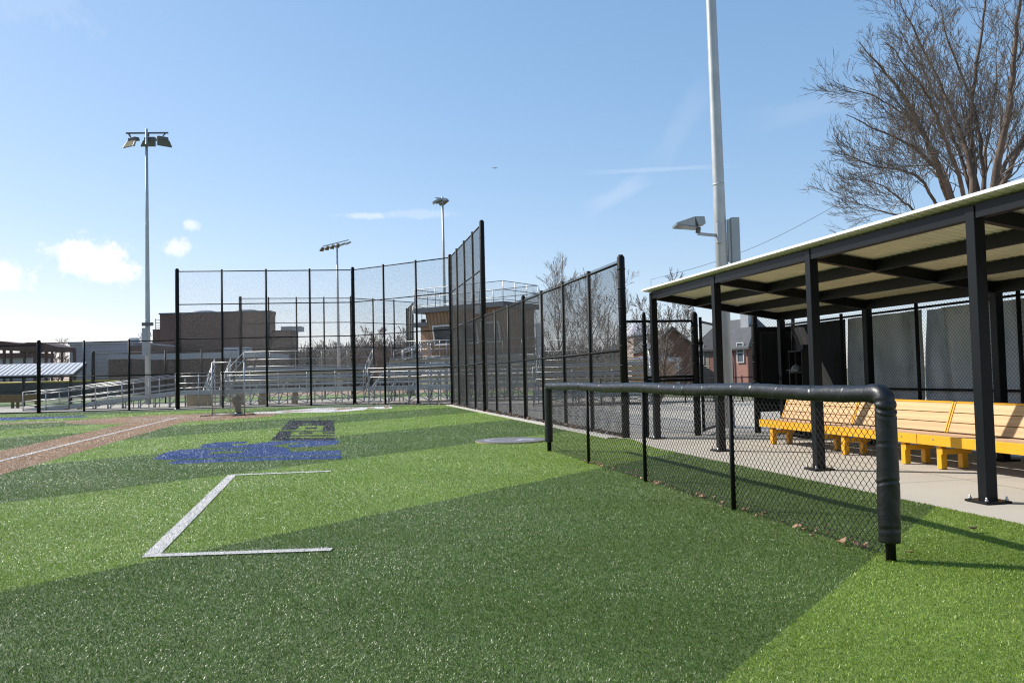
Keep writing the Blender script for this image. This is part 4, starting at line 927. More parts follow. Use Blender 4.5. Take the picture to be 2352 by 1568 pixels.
# ------------------------------------------------------------------ press box
def press_box():
    Q = V(-0.49, 52.6, 0); fd = V(-0.82, 0.57, 0).normalized(); sdv = V(0.57, 0.82, 0).normalized()
    def q(x, y, z): return Q + fd * x + sdv * y + V(0, 0, z)
    t = thing('press_box', 'orange-brown clad press box with railed roof deck above the bleachers', 'press box', tuple(Q))
    Lx, Ly, zt, zd = 7.6, 4.2, 5.86, 6.2
    x0, x1, y0, y1 = 0.35, Lx - 0.75, 0.4, Ly - 0.2; zb = 2.88; lean = 0.5
    w = MB().hexa([q(x1 - 0.1, y0 + lean, zb), q(x0, y0 + lean, zb), q(x0, y1, zb), q(x1 - 0.1, y1, zb), q(x1, y0, zt), q(x0, y0, zt), q(x0, y1, zt), q(x1, y1, zt)]).build('wall', M['press_clad'], t)
    m = MB(); n = int((x1 - x0) / 0.3)
    for k in range(n + 1):
        x = x0 + (x1 - x0) * k / n; m.beam(q(min(x, x1 - .12), y0 + lean - .012, zb), q(x, y0 - .012, zt), 0.05, 0.035, up=tuple(-sdv))
    for k in range(11): y = y0 + lean + (y1 - y0 - lean) * k / 10; m.beam(q(x0 - .012, y, zb), q(x0 - .012, y, zt), 0.035, 0.05, up=tuple(sdv))
    m.build('batten', M['press_batten'], t)
    def front(x, z, o=0.0): f = (z - zb) / (zt - zb); return q(x, y0 + lean * (1 - f) - o, z)
    for xa, xb in ((0.8, 2.2), (2.6, 4.1), (4.8, 6.35)):
        m = MB()
        for (xx0, zz0, xx1, zz1) in ((xa, 3.62, xb, 3.72), (xa, 4.88, xb, 4.98)): m.beam(front(xx0, (zz0 + zz1) / 2, .05), front(xx1, (zz0 + zz1) / 2, .05), 0.07, 0.1)
        for xx in (xa, xb): m.beam(front(xx, 3.62, .05), front(xx, 4.98, .05), 0.1, 0.07, up=tuple(-sdv))
        wf = m.build('window_frame', M['white_paint'], t)
        MB().hexa([front(xa + .05, 3.72, .03), front(xb - .05, 3.72, .03), front(xb - .05, 3.72, -.0), front(xa + .05, 3.72, -.0), front(xa + .05, 4.88, .03), front(xb - .05, 4.88, .03), front(xb - .05, 4.88, -.0), front(xa + .05, 4.88, -.0)]).build('pane', M['glass'], wf)
    MB().hexa([q(Lx, 0, zt + .004), q(0, 0, zt + .004), q(0, Ly, zt + .004), q(Lx, Ly, zt + .004), q(Lx, 0, zd), q(0, 0, zd), q(0, Ly, zd), q(Lx, Ly, zd)]).build('roof_deck', M['fascia_dark'], t)
    for (a, c, n) in ((q(.05, .05, 0), q(Lx - .05, .05, 0), 4), (q(.05, .05, 0), q(.05, Ly - .05, 0), 3), (q(Lx - .05, .05, 0), q(Lx - .05, Ly - .05, 0), 3), (q(.05, Ly - .05, 0), q(Lx - .05, Ly - .05, 0), 4)):
        m = MB(); post_rail(m, a, c, zd + .08, zd + 1.3, r=0.028, n=n, mids=(0.55, 0.03)); r_ = m.build('railing', M['alu'], t)
        mesh_obj('railing_mesh', chain_mesh((c - a).length, 1.15, 0.0028, 3, 0.12), t, a + V(0, 0, zd + .1), math.atan2((c - a).y, (c - a).x))
    # lower wing on the left
    xw0, xw1 = x1 + .02, Lx + 0.45
    MB().hexa([q(xw1, 1.2, zb), q(xw0, 1.2, zb), q(xw0, y1, zb), q(xw1, y1, zb), q(xw1, 1.2, 5.0), q(xw0, 1.2, 5.0), q(xw0, y1, 5.0), q(xw1, y1, 5.0)]).build('wing_wall', M['press_clad'], t)
    MB().hexa([q(xw1 + .5, .9, 5.0), q(xw0, .9, 5.0), q(xw0, y1, 5.0), q(xw1 + .5, y1, 5.0), q(xw1 + .5, .9, 5.3), q(xw0, .9, 5.3), q(xw0, y1, 5.3), q(xw1 + .5, y1, 5.3)]).build('wing_roof', M['fascia_dark'], t)
    m = MB(); post_rail(m, q(xw1 + .45, .95, 0), q(Lx + .1, .95, 0), 5.35, 6.5, r=0.028, n=2, mids=(0.5, .03)); m.build('railing', M['alu'], t)
    MB().box(q(x1 + .15, y0 - .1, 5.35), (0.3, 0.3, 0.22), 0.3).build('loudspeaker', M['rubber_black'], t, bevel=0.03)
    MB().box(q(2.0, -0.08, 5.75), (0.55, 0.3, 0.5), math.atan2(fd.y, fd.x)).build('junction_box', M['box_grey'], t, bevel=0.02)
    MB().hexa([q(x1, .3, 2.3), q(-.2, .3, 2.3), q(-.2, y1, 2.3), q(x1, y1, 2.3), q(x1, .3, 2.78), q(-.2, .3, 2.78), q(-.2, y1, 2.78), q(x1, y1, 2.78)]).build('platform', M['alu_blue'], t)
    for x in (0.2, 2.5, x1 - .2, xw1 - .1):
        for y in (0.6, y1 - .2): MB().beam(q(x, y, 0), q(x, y, 2.8 if x > x1 else 2.3), 0.14, 0.14).build('support_post', M['galv'], t)
    MB().box(q(-0.25, y1 - .3, 3.9), (0.7, 0.1, 2.0), math.atan2(sdv.y, sdv.x)).build('side_door', M['white_paint'], t)
press_box()

# ------------------------------------------------------------------ light poles
def flood(root, c, fwd, w=0.62, d=0.5, h=0.26, nm='floodlight', tilt=0.35, mats=None):
    f = Vector(fwd).normalized(); s = V(-f.y, f.x, 0).normalized(); dn = V(0, 0, -1); c = Vector(c); f2 = (f * math.cos(tilt) + dn * math.sin(tilt)).normalized(); u2 = s.cross(f2) * -1
    if u2.z < 0: u2 = -u2
    B_k, Fr = c - f2 * (d * .35), c + f2 * (d * .65)
    hs = MB().hexa([B_k - s * w * .4 - u2 * h * .15, B_k + s * w * .4 - u2 * h * .15, Fr + s * w * .5 - u2 * h * .5, Fr - s * w * .5 - u2 * h * .5, B_k - s * w * .34 + u2 * h * .5, B_k + s * w * .34 + u2 * h * .5, Fr + s * w * .5 + u2 * h * .35, Fr - s * w * .5 + u2 * h * .35]).build(nm, M['lamp_dark'] if mats is None else mats, root, bevel=0.02)
    lo = -u2 * (h * .02 + .006)
    a0, a1, a2, a3 = B_k - s * w * .36 - u2 * h * .15 + lo, B_k + s * w * .36 - u2 * h * .15 + lo, Fr + s * w * .46 - u2 * h * .5 + lo, Fr - s * w * .46 - u2 * h * .5 + lo
    th = -u2 * 0.02; MB().hexa([a0 + th, a1 + th, a2 + th, a3 + th, a0, a1, a2, a3]).build('lamp_glass', M['lens'], hs)
def hooded_lamp(root, c, yaw):                    # dark housing with a pale glass face hanging below, seen from the field
    c = Vector(c); f = V(math.sin(yaw), -math.cos(yaw), 0); s = V(math.cos(yaw), math.sin(yaw), 0)
    def q(a, b, z): return c + s * a + f * b + V(0, 0, z)
    hs = MB().hexa([q(-.42, -.05, 0), q(.42, -.05, 0), q(.42, -.45, .05), q(-.42, -.45, .05), q(-.36, -.02, .27), q(.36, -.02, .27), q(.36, -.4, .3), q(-.36, -.4, .3)]).build('floodlight', M['lamp_dark'], root, bevel=0.02)
    MB().hexa([q(-.5, .3, -.5), q(.5, .3, -.5), q(.5, .24, -.54), q(-.5, .24, -.54), q(-.42, -.02, 0), q(.42, -.02, 0), q(.42, -.08, -.02), q(-.42, -.08, -.02)]).build('lamp_glass', M['lens'], hs)
    for a in (-1, 1): MB().hexa([q(.5 * a, .3, -.5), q(.52 * a, .3, -.5), q(.52 * a, .1, -.52), q(.5 * a, .1, -.52), q(.42 * a, 0, .02), q(.44 * a, 0, .02), q(.44 * a, -.1, .0), q(.42 * a, -.1, .0)]).build('lamp_visor', M['box_grey'], hs)
def light_pole(label, base, H, r0, r1, lean=V(0, 0, 0)):
    t = thing('light_pole', label, 'light pole', (base.x, base.y, 0), 0, 'floodlight poles around the fields')
    pts = [V(base.x, base.y, 0) + V(lean.x * k, lean.y * k, H * k) for k in (0, .3, .300001, .65, .65001, 1)]; r = lambda k: r0 + (r1 - r0) * k
    MB().tube([pts[0], pts[1], pts[3], pts[5]], [r(0), r(.3), r(.65), r(1)], 20).build('pole', M['pole'], t)
    m = MB()
    for k in (.3, .65): p = V(base.x + lean.x * k, base.y + lean.y * k, H * k); m.tube([p, p + V(lean.x, lean.y, H).normalized() * .05], r(k) + 0.004, 20)
    m.build('sleeve_joint', M['pole'], t)
    return t, pts[-1]
# near pole behind the dugout
pb = at(1673, 980, 20.4); pt_ = at(1633, 0, 20.4); lean = V(pt_.x - pb.x, 0, 0) * (20 / pt_.z) + V(0, 0, 0)
tpole, top = light_pole('tall galvanised floodlight pole right behind the dugout roof', pb, 20, 0.165, 0.085, V(lean.x, 0, 0))
def pole_at(h): return V(pb.x + lean.x * h / 20, pb.y, h)
bx = at(1687, 520, 20.3); p0 = pole_at(4.4)
MB().box((p0.x + 0.335, p0.y - 0.02, 4.62), (0.21, 0.26, 1.12), 0.0).build('ballast_box', M['box_grey'], tpole, bevel=0.015)
MB().box((p0.x + 0.20, p0.y, 4.62), (0.06, 0.12, 1.05)).build('box_bracket', M['pole'], tpole)
p1_ = pole_at(3.7); MB().box((p1_.x + 0.335, p1_.y - .02, 3.6), (0.22, 0.26, 0.86)).build('ballast_box', M['box_grey'], tpole, bevel=0.015)
arm0 = at(1648, 541, 20.3); arm1 = at(1603, 537, 20.1)
MB().beam(arm0, arm1, 0.05, 0.07).build('lamp_arm', M['galv'], tpole); MB().box((arm0.x + .02, arm0.y, arm0.z + .05), (0.1, 0.24, 0.5)).build('arm_clamp', M['galv'], tpole, bevel=0.02)
MB().tube([arm1 + V(0, 0, .02), arm1 + V(0.02, 0, 0.16)], 0.06, 10).build('lamp_knuckle', M['lamp_dark'], tpole)
lc = arm1 + V(0, 0, 0.16)
hs = MB().hexa([lc + V(*v) for v in ((-.02, -.2, .02), (.17, -.16, .06), (.17, .16, .06), (-.02, .2, .02), (-.1, -.2, .24), (.15, -.14, .25), (.15, .14, .25), (-.1, .2, .24))]).build('floodlight', M['box_grey'], tpole, bevel=0.02)
MB().hexa([lc + V(*v) for v in ((-.56, -.3, .03), (-.02, -.2, -.04), (-.02, .2, -.04), (-.56, .3, .03), (-.56, -.3, .055), (-.1, -.2, .0), (-.1, .2, .0), (-.56, .3, .055))]).build('lamp_glass', M['window_pale'], hs)
MB().hexa([lc + V(*v) for v in ((-.56, -.3, .056), (-.1, -.2, .002), (-.1, .2, .002), (-.56, .3, .056), (-.57, -.31, .075), (-.1, -.21, .235), (-.1, .21, .235), (-.57, .31, .075))]).build('lamp_visor', M['box_grey'], hs)
for s in (-1, 0, 1): flood(tpole, top + V(s * 0.9, 0, -.2), (-0.9, -0.2 * s - .2, 0), 0.6, .55, .26)
MB().beam(top - V(1.0, 0, 0.02), top + V(1.0, 0, -0.02), 0.08, 0.08).build('cross_arm', M['pole'], tpole)
# left pole with three lamps
b0 = at(340, 930, 60); tl, top = light_pole('floodlight pole with three lamps on a crossarm left of the backstop', b0, 20.15, 0.21, 0.085, V(0, 0, 0))
MB().beam(top + V(-1.55, 0.1, -0.25), top + V(1.55, 0.1, -0.3), 0.1, 0.1).build('cross_arm', M['lamp_dark'], tl)
for dx, fx in ((-1.18, -.45), (0.15, 0.05), (1.2, 0.75)):
    MB().beam(top + V(dx * 1.15 if dx != .15 else .12, 0.1, -0.3), top + V(dx, 0.0, -.55), 0.09, 0.09).build('lamp_arm', M['lamp_dark'], tl)
    hooded_lamp(tl, top + V(dx, 0.1, -0.82), fx)
p = at(342, 745, 60); MB().beam(p + V(-.35, -.3, 0), p + V(.42, -.3, 0), 0.2, 0.24).build('camera_arm', M['lamp_dark'], tl)
p = at(335, 785, 59.7); MB().box((p.x, p.y - .12, p.z), (0.34, 0.34, 2.0)).build('ballast_box', M['box_grey'], tl, bevel=0.03)
# far pole
b0 = at(779, 880, 115); tf, top = light_pole('distant floodlight pole with a row of small lamps above the backstop', b0, 20.6, 0.26, 0.11)
MB().beam(top + V(-2.1, 0.6, -.35), top + V(1.75, -.6, .25), 0.12, 0.12).build('cross_arm', M['pole'], tf)
for k in range(6):
    q = lerp(top + V(-2.2, 0.6, -.7), top + V(1.75, -.6, -.15), k / 5); flood(tf, q, (-.6, 1.0 if k < 4 else -.6, 0), 0.6, 0.75, 0.3, tilt=.3, mats=M['box_grey'])
b0 = at(1025, 880, 85); tf, top = light_pole('slim floodlight pole with clustered lamps rising behind the press box', b0, 20.1, 0.22, 0.10)
for k in range(4):
    q = top + V(-0.55 + 0.3 * k, -0.4 + .25 * k, -0.5 + .1 * (k % 2)); flood(tf, q, (-1, -0.3 + .2 * k, 0), 0.5, 0.75, 0.3, tilt=.45, mats=M['box_grey'])
MB().beam(top + V(-.7, -.5, -.2), top + V(.4, .5, -.1), 0.12, 0.12).build('cross_arm', M['pole'], tf)

# ------------------------------------------------------------------ buildings
def bx_(name, px0, px1, ytop, Y, m, root, depth=12, z0=0.0, ytop2=None):
    a = at(px0, ytop, Y); c = at(px1, ytop, Y); z = (a.z + c.z) / 2
    return MB().box(((a.x + c.x) / 2, Y + depth / 2, (z + z0) / 2), (c.x - a.x, depth, z - z0)).build(name, m, root), a.x, c.x, z
def school():
    Y = 150; c = at(500, 880, Y); t = thing('school_building', 'large dark brown brick school building with stepped flat roofs', 'building', (c.x, Y, 0))
    a, d = at(367, 722, Y), at(633, 716, Y); z = (a.z + d.z) / 2
    cut = at(620, 716, Y).x; ce = at(628, 716, Y + 24).x
    MB().prism([(a.x, Y), (cut, Y), (cut, Y + 3.4), (ce, Y + 24), (a.x, Y + 24)], 0, z).build('main_block', M['brick_school'], t)
    MB().prism([(a.x - .15, Y - .15), (cut + .15, Y - .15), (cut + .15, Y + 3.4), (ce + .15, Y + 24.2), (a.x - .15, Y + 24.2)], z, z + .25).build('coping', M['fascia_dark'], t)
    l0 = at(356, 757, Y + 2); MB().prism([(l0.x, Y + 1), (a.x - .02, Y + 1), (a.x - .02, Y + 26), (l0.x, Y + 26)], 0, l0.z).build('side_block', M['brick_school'], t)
    r0, r1 = at(634, 757, Y), at(667, 757, Y); r3 = at(680, 770, Y + 22).x
    MB().prism([(cut - 1.5, Y + 1), (r1.x, Y + 1), (r1.x, Y + 5.5), (r3, Y + 22), (cut - 1.5, Y + 22)], 0, r1.z).build('side_block', M['brick_school'], t)
    w0, w1 = at(250, 822, Y - 22), at(585, 814, Y - 22); MB().box(((w0.x + w1.x) / 2, Y - 12.5, w1.z / 2 - .2), (w1.x - w0.x, 19, w1.z - .4)).build('front_wing', M['brick_school'], t)
    MB().box(((w0.x + w1.x) / 2, Y - 12.5, w1.z), (w1.x - w0.x + .4, 19.4, 0.9)).build('coping', M['coping'], t)
    for px in (455, 554):
        p = at(px, 714, Y + 3); MB().tube([V(p.x, Y + 6, z + .25), V(p.x, Y + 6, z + .7), V(p.x, Y + 6, z + 1.0)], [2.6, 2.6, 1.6], 14).build('roof_vent', M['coping'], t)
    p = at(652, 750, Y); MB().box((p.x, Y + 6, r1.z + .45), (3.6, 3, .9)).build('roof_vent', M['coping'], t)
    p = at(487, 818, Y - 22); MB().box((p.x, Y - 10, w1.z + 1.0), (4.0, 3, 1.3)).build('roof_unit', M['box_grey'], t)
    m = MB(); p = at(357, 750, Y + 3)
    for dx in (-.4, .9): m.tube([V(p.x + dx, Y + 4, l0.z), V(p.x + dx, Y + 4, l0.z + 2.2)], 0.07, 5)
    for k in range(4): m.tube([V(p.x - .4, Y + 4, l0.z + .4 + .5 * k), V(p.x + .9, Y + 4, l0.z + .4 + .5 * k)], 0.06, 5)
    m.build('roof_ladder', M['galv'], t)
school()
Y = 132; c = at(250, 880, Y); t = thing('gym_building', 'long pale grey metal building beside the brick school', 'building', (c.x, Y, 0))
_, x0, x1, z = bx_('wall', 160, 306, 789, Y, M['grey_metal_wall'], t, 18)
MB().box(((x0 + x1) / 2, Y + 9, z + .08), (x1 - x0 + .4, 18.4, 0.25)).build('roof_edge', M['coping'], t)
a = at(297, 791, Y - 1); c2 = at(352, 791, Y - 1); MB().box(((a.x + c2.x) / 2, Y + 4, a.z / 2 - .1), (c2.x - a.x, 10, a.z - .2)).build('brick_bay', M['brick_school'], t)
p = at(276, 787, Y); MB().box((p.x, Y + 5, z + .6), (1.2, 1.2, .9)).build('roof_vent', M['coping'], t)
a = at(245, 825, Y - 14); c2 = at(300, 825, Y - 14); MB().box(((a.x + c2.x) / 2, Y - 8, a.z / 2), (c2.x - a.x, 11, a.z)).build('brick_porch', M['brick_school'], t)
# steel canopy frame, far left
Y = 120; c = at(70, 880, Y); t = thing('steel_canopy', 'red-brown steel canopy frame with slender columns at the far left', 'canopy', (c.x, Y, 0))
prof = [(-40, 781), (0, 783), (45, 789), (62, 786), (92, 786), (132, 796)]
for (pa, ya), (pb_, yb) in zip(prof, prof[1:]):
    a, c2 = at(pa, ya, Y), at(pb_, yb, Y); q, r = at(pa, ya + 21, Y), at(pb_, min(yb + 17, 806), Y)
    MB().hexa([q, r, r + V(0, 5, 0), q + V(0, 5, 0), a, c2, c2 + V(0, 5, 0), a + V(0, 5, 0)]).build('canopy_beam', M['brown_frame'], t)
a, c2 = at(132, 799, Y), at(163, 798, Y); MB().beam(a - V(0, 0, .25), c2 - V(0, 0, .25), 0.6, 0.5).build('canopy_beam', M['brown_frame'], t)
for px, w in ((-2, .3), (14, .3), (45, .26), (71, .46), (95, .3), (109, .22), (132, .24), (161, .36)):
    p = at(px, 800, Y); MB().box((p.x, Y + 1.2, p.z / 2 - .05), (w, w, p.z - .1)).build('column', M['brown_frame'], t)
_o, _a, _b, _z = bx_('back_wall', -30, 68, 822, Y + 16, M['coping'], t, 6)
MB().box(((_a + _b) / 2, Y + 19, _z + .4), (_b - _a + 1, 7, .8)).build('back_roof', M['brown_frame'], t)
# far dugout
def far_dugout():
    Y = 63; a = at(168, 860, Y); e = at(198, 834, Y + 3.2); t = thing('dugout_shelter', 'far dugout with pale blue standing-seam roof seen from behind', 'shelter', (a.x, Y, 0))
    L = 18; zl, zh = a.z, e.z
    P = [V(a.x - L, Y, zl), V(a.x, Y, zl), V(e.x, Y + 3.2, zh), V(e.x - L, Y + 3.2, zh)]
    MB().hexa(P + [p + V(0, 0, .07) for p in P]).build('roof', M['blue_roof'], t)
    m = MB(); n = 46
    for k in range(n + 1):
        p, q = lerp(P[0], P[1], k / n), lerp(P[3], P[2], k / n); m.beam(p + V(0, 0, .1), q + V(0, 0, .085), 0.035, 0.035)
    m.build('roof_seam', M['blue_roof'], t)
    MB().beam(P[0] - V(0, 0, .1), P[1] - V(0, 0, .1), .1, .18).build('beam', M['steel_dark'], t); MB().beam(P[1] - V(0, 0, .1), P[2] - V(0, 0, .1), .1, .18).build('beam', M['steel_dark'], t)
    for k in range(5):
        for y, z in ((0, zl), (3.2, zh)):
            p = lerp(P[1], P[0], k / 5 + .01) if y == 0 else lerp(P[2], P[3], k / 5 + .01); MB().box((p.x, p.y, z / 2 - .05), (.16, .16, z - .1)).build('post', M['steel_dark'], t)
    rz = 0; mesh_obj('chain_link_panel', chain_mesh(L, 1.95, .0022, 3, .09), t, (P[0].x, Y + .3, .1), 0)
    for z in (.1, 1.1, 2.0): MB().tube([(P[0].x, Y + .3, z), (P[1].x, Y + .3, z)], .025, 6).build('rail', M['black_vinyl'], t)
far_dugout()
a, c2 = at(-60, 881, 104), at(275, 879, 104); t = thing('outfield_fence', 'dark outfield fence with bright yellow cap beyond the far dugout', 'fence', (a.x, 104, 0))
MB().box(((a.x + c2.x) / 2, 104, a.z / 2), (c2.x - a.x, .06, a.z)).build('fence_screen', mat('dark_green_screen', (0.06, 0.065, 0.065), .8, var=.2), t)
MB().tube([(a.x, 104, a.z), (c2.x, 104, a.z)], .11, 8).build('fence_cap', M['yellow_cap'], t)
# brown bench back, far left
a, c2 = at(-30, 907, 57.5), at(88, 906, 57.5); t = thing('field_bench', 'brown wooden bench seen from behind left of the ramp', 'bench', (c2.x, 57.5, 0))
MB().box(((a.x + c2.x) / 2, 57.5, .68), (c2.x - a.x, .06, .52)).build('backrest', M['brown_wood'], t, bevel=.01); MB().box(((a.x + c2.x) / 2, 57.85, .45), (c2.x - a.x, .45, .06)).build('seat', M['brown_wood'], t)
for px in (-10, 28, 40, 82): p = at(px, 907, 57.5); MB().box((p.x, 57.55, .22), (.16, .12, .43)).build('leg', M['brown_wood'], t)

def house(name, label, px0, px1, yeave, yridge, Y, depth, wall, roof, ridge_dir, wins, gable_m=None):
    a, c = at(px0, yeave, Y), at(px1, yeave, Y); zr = at((px0 + px1) / 2, yridge, Y + (depth / 2 if ridge_dir == 'x' else 0)).z; ze = (a.z + c.z) / 2
    t = thing(name, label, 'house', ((a.x + c.x) / 2, Y, 0)); x0, x1 = a.x, c.x
    MB().box(((x0 + x1) / 2, Y + depth / 2, ze / 2), (x1 - x0, depth, ze)).build('wall', wall, t)
    o = .35; m = MB(); xm, ym = (x0 + x1) / 2, Y + depth / 2
    if ridge_dir == 'y':                        # gable end towards us
        g = MB(); g.v += [(x0, Y, ze), (x1, Y, ze), (xm, Y, zr), (x0, Y + depth, ze), (x1, Y + depth, ze), (xm, Y + depth, zr)]
        for f in ([0, 1, 2], [4, 3, 5], [0, 3, 4, 1][::-1]): g.face(f)
        g.build('gable', gable_m or wall, t)
        for s in (-1, 1):
            xe = x0 - o if s < 0 else x1 + o; k = o * (zr - ze) / (xm - x0)
            P = [V(xe, Y - o, ze - k), V(xm, Y - o, zr), V(xm, Y + depth + o, zr), V(xe, Y + depth + o, ze - k)]
            if s > 0: P = P[::-1]
            m.hexa([p + V(0, 0, .02) for p in P] + [p + V(0, 0, .2) for p in P])
    else:
        for s in (-1, 1):
            ye = Y - o if s < 0 else Y + depth + o; k = o * (zr - ze) / (depth / 2)
            P = [V(x0 - o, ye, ze - k), V(x1 + o, ye, ze - k), V(x1 + o - 1.2, ym, zr), V(x0 - o + 1.2, ym, zr)]
            if s > 0: P = P[::-1]
            m.hexa([p + V(0, 0, .02) for p in P] + [p + V(0, 0, .2) for p in P])
        for xs, s in ((x0 - o, -1), (x1 + o, 1)):
            P = [V(xs, Y - o, ze - .2), V(xs, Y + depth + o, ze - .2), V(xs - s * 1.2, ym, zr)]; b0 = len(m.v); m.v += [tuple(p + V(0, 0, .19)) for p in P]; m.face([b0, b0 + 1, b0 + 2] if s > 0 else [b0, b0 + 2, b0 + 1])
    m.build('roof', roof, t)
    for (wx0, wx1, wy0, wy1, gm) in wins:
        p, q = at(wx0, wy1, Y), at(wx1, wy0, Y); f = MB(); cx, cz = (p.x + q.x) / 2, (p.z + q.z) / 2; w, h = q.x - p.x, q.z - p.z
        for zz in (p.z, cz, q.z): f.box((cx, Y - .05, zz), (w + .12, .1, .1))
        for xx in (p.x, q.x): f.box((xx, Y - .05, cz), (.1, .09, h - .1))
        fo = f.build('window', M['white_paint'], t); MB().box((cx, Y - .02, cz), (w - .1, .06, h - .1)).build('pane', gm, fo)
    return t, x0, x1, ze, zr
house('brick_house', 'dark red-brown brick house with gable end behind the dugout gate', 1497, 1592, 797, 754, 78, 12, M['brick_house'], M['shingle'], 'y', [(1547, 1557, 822, 851, M['window_pale']), (1548, 1559, 878, 892, M['blue_panel'])])
Yh, th_ = 80.0, -0.85; xc = at(1716, 870, Yh).x; wH = 6.0; p0_ = at(1716, 798, Yh); zr_ = at(1690, 744, Yh + 3).z
t, x0, x1, ze, zr = house('brick_house', 'pink brick house with grey shingle roof left of the dugout screen', 1176 + (xc - wH) * 1900 / Yh, 1716, 798, 738, Yh, 6.5, M['brick_pink'], M['shingle'], 'x', [])
for wx in (x0 + .75, x1 - .75):
    f = MB()
    for zz in (2.2, 3.15, 4.1): f.box((wx, Yh - .05, zz), (.8, .1, .09))
    for dx in (-.36, .36): f.box((wx + dx, Yh - .05, 3.15), (.09, .09, 1.8))
    fo = f.build('window', M['white_paint'], t); MB().box((wx, Yh - .02, 3.15), (.64, .06, 1.8)).build('pane', M['window_pale'], fo)
MB().box((x0 + .85, Yh - .0, ze / 2 - .1), (1.75, .05, ze - .2)).build('siding', M['siding'], t)
MB().box((x1 + .03, Yh + 3.25, ze / 2), (.1, 6.52, ze)).build('gable_wall', M['brick_house'], t)
for dx in (1.6, 1.9): MB().tube([V(x1 - dx, Yh - .1, 0), V(x1 - dx, Yh - .1, ze - .4)], .06, 6).build('downpipe', M['brick_house'], t)
MB().box((x1 - 1.6, Yh + 2.6, zr), (.9, .9, 1.6)).build('chimney', M['coping'], t)
for dx in (1.6, 2.4, 3.3): MB().box((x1 - dx, Yh - .7, .5), (.5, .5, 1.0)).build('air_conditioner', M['lamp_dark'], t)
anc = V(x1, Yh, 0); dv = Vector(t.location) - anc; cs_, sn_ = math.cos(th_), math.sin(th_)
t.location = anc + V(dv.x * cs_ - dv.y * sn_, dv.x * sn_ + dv.y * cs_, 0); t.rotation_euler = (0, 0, th_)
house('garden_shed', 'small orange brick outbuilding with white side panel beside thick fence post', 1447, 1489, 830, 818, 64, 4, M['brick_orange'], M['shingle_light'], 'x', [(1463, 1468, 835, 848, M['window_pale'])])[0].rotation_euler = (0, 0, -0.75)
house('brick_house', 'pale tan house farthest back between fence posts', 1455, 1503, 770, 742, 105, 10, mat('tan_stucco', (0.36, .27, .22), .9), M['shingle_light'], 'x', [])

# low fence in front of the houses
t = thing('yard_fence', 'low black chain-link fence before the houses across the plaza', 'fence', (9, 37, 0))
a, c2 = at(1380, 875, 37.6), at(1770, 870, 36.9); a.z = c2.z = 0
fence_run(t, a, c2, 6, 1.12, [0.06, 1.1], [(0.05, 1.12)], r_line=.03, r_rail=.02, endA=.04, endB=.04)

# ------------------------------------------------------------------ trees (bare)
def grow(segs, p, d, L, r, lvl, maxl, rng, up=0.12, spread=0.62, dens=1.0, rmin=0.004):
    n = max(2, int(4 + L * 1.2)) if lvl < maxl else 2
    st = L / n; pos = Vector(p); dirv = Vector(d).normalized(); r0 = r
    for i in range(n):
        dirv = (dirv + V(rng.gauss(0, .12), rng.gauss(0, .12), rng.gauss(0, .1) + up * .35)).normalized()
        q = pos + dirv * st; r1 = max(rmin, r * (1 - (i + 1) / n * 0.8)); segs.append((pos.copy(), q.copy(), r0, r1, lvl))
        if lvl < maxl and i > 0 or (lvl < maxl and n <= 3):
            for _ in range(1 if rng.random() < 0.8 * dens else 2 if rng.random() < .5 * dens else 0):
                kick(segs, q, dirv, L, r1, lvl, maxl, rng, i / n, up, spread, dens, rmin)
        pos = q; r0 = r1
    if lvl < maxl:
        for _ in range(2): kick(segs, pos, dirv, L, r0, lvl, maxl, rng, 0.9, up, spread * .7, dens, rmin)
def kick(segs, q, dirv, L, r1, lvl, maxl, rng, f, up, spread, dens, rmin):
    ax = V(rng.gauss(0, 1), rng.gauss(0, 1), rng.gauss(0, 1)).normalized(); pr = (ax - dirv * ax.dot(dirv)).normalized()
    a = spread * rng.uniform(.6, 1.35); nd = (dirv * math.cos(a) + pr * math.sin(a)).normalized()
    grow(segs, q, nd, L * rng.uniform(.42, .72) * (1 - .25 * f), max(rmin, r1 * rng.uniform(.5, .75)), lvl + 1, maxl, rng, up, spread, dens, rmin)
def segs_mesh(segs, name, m, parent, local=False):
    V_, F_ = [], []; b = MB()
    for p, q, r0, r1, lv in segs: b.tube([p, q], [r0, r1], 7 if r0 > .06 else (5 if r0 > .02 else 3), cap=False)
    b.s = [True] * len(b.f)
    return b.build(name, m, parent, local=local)
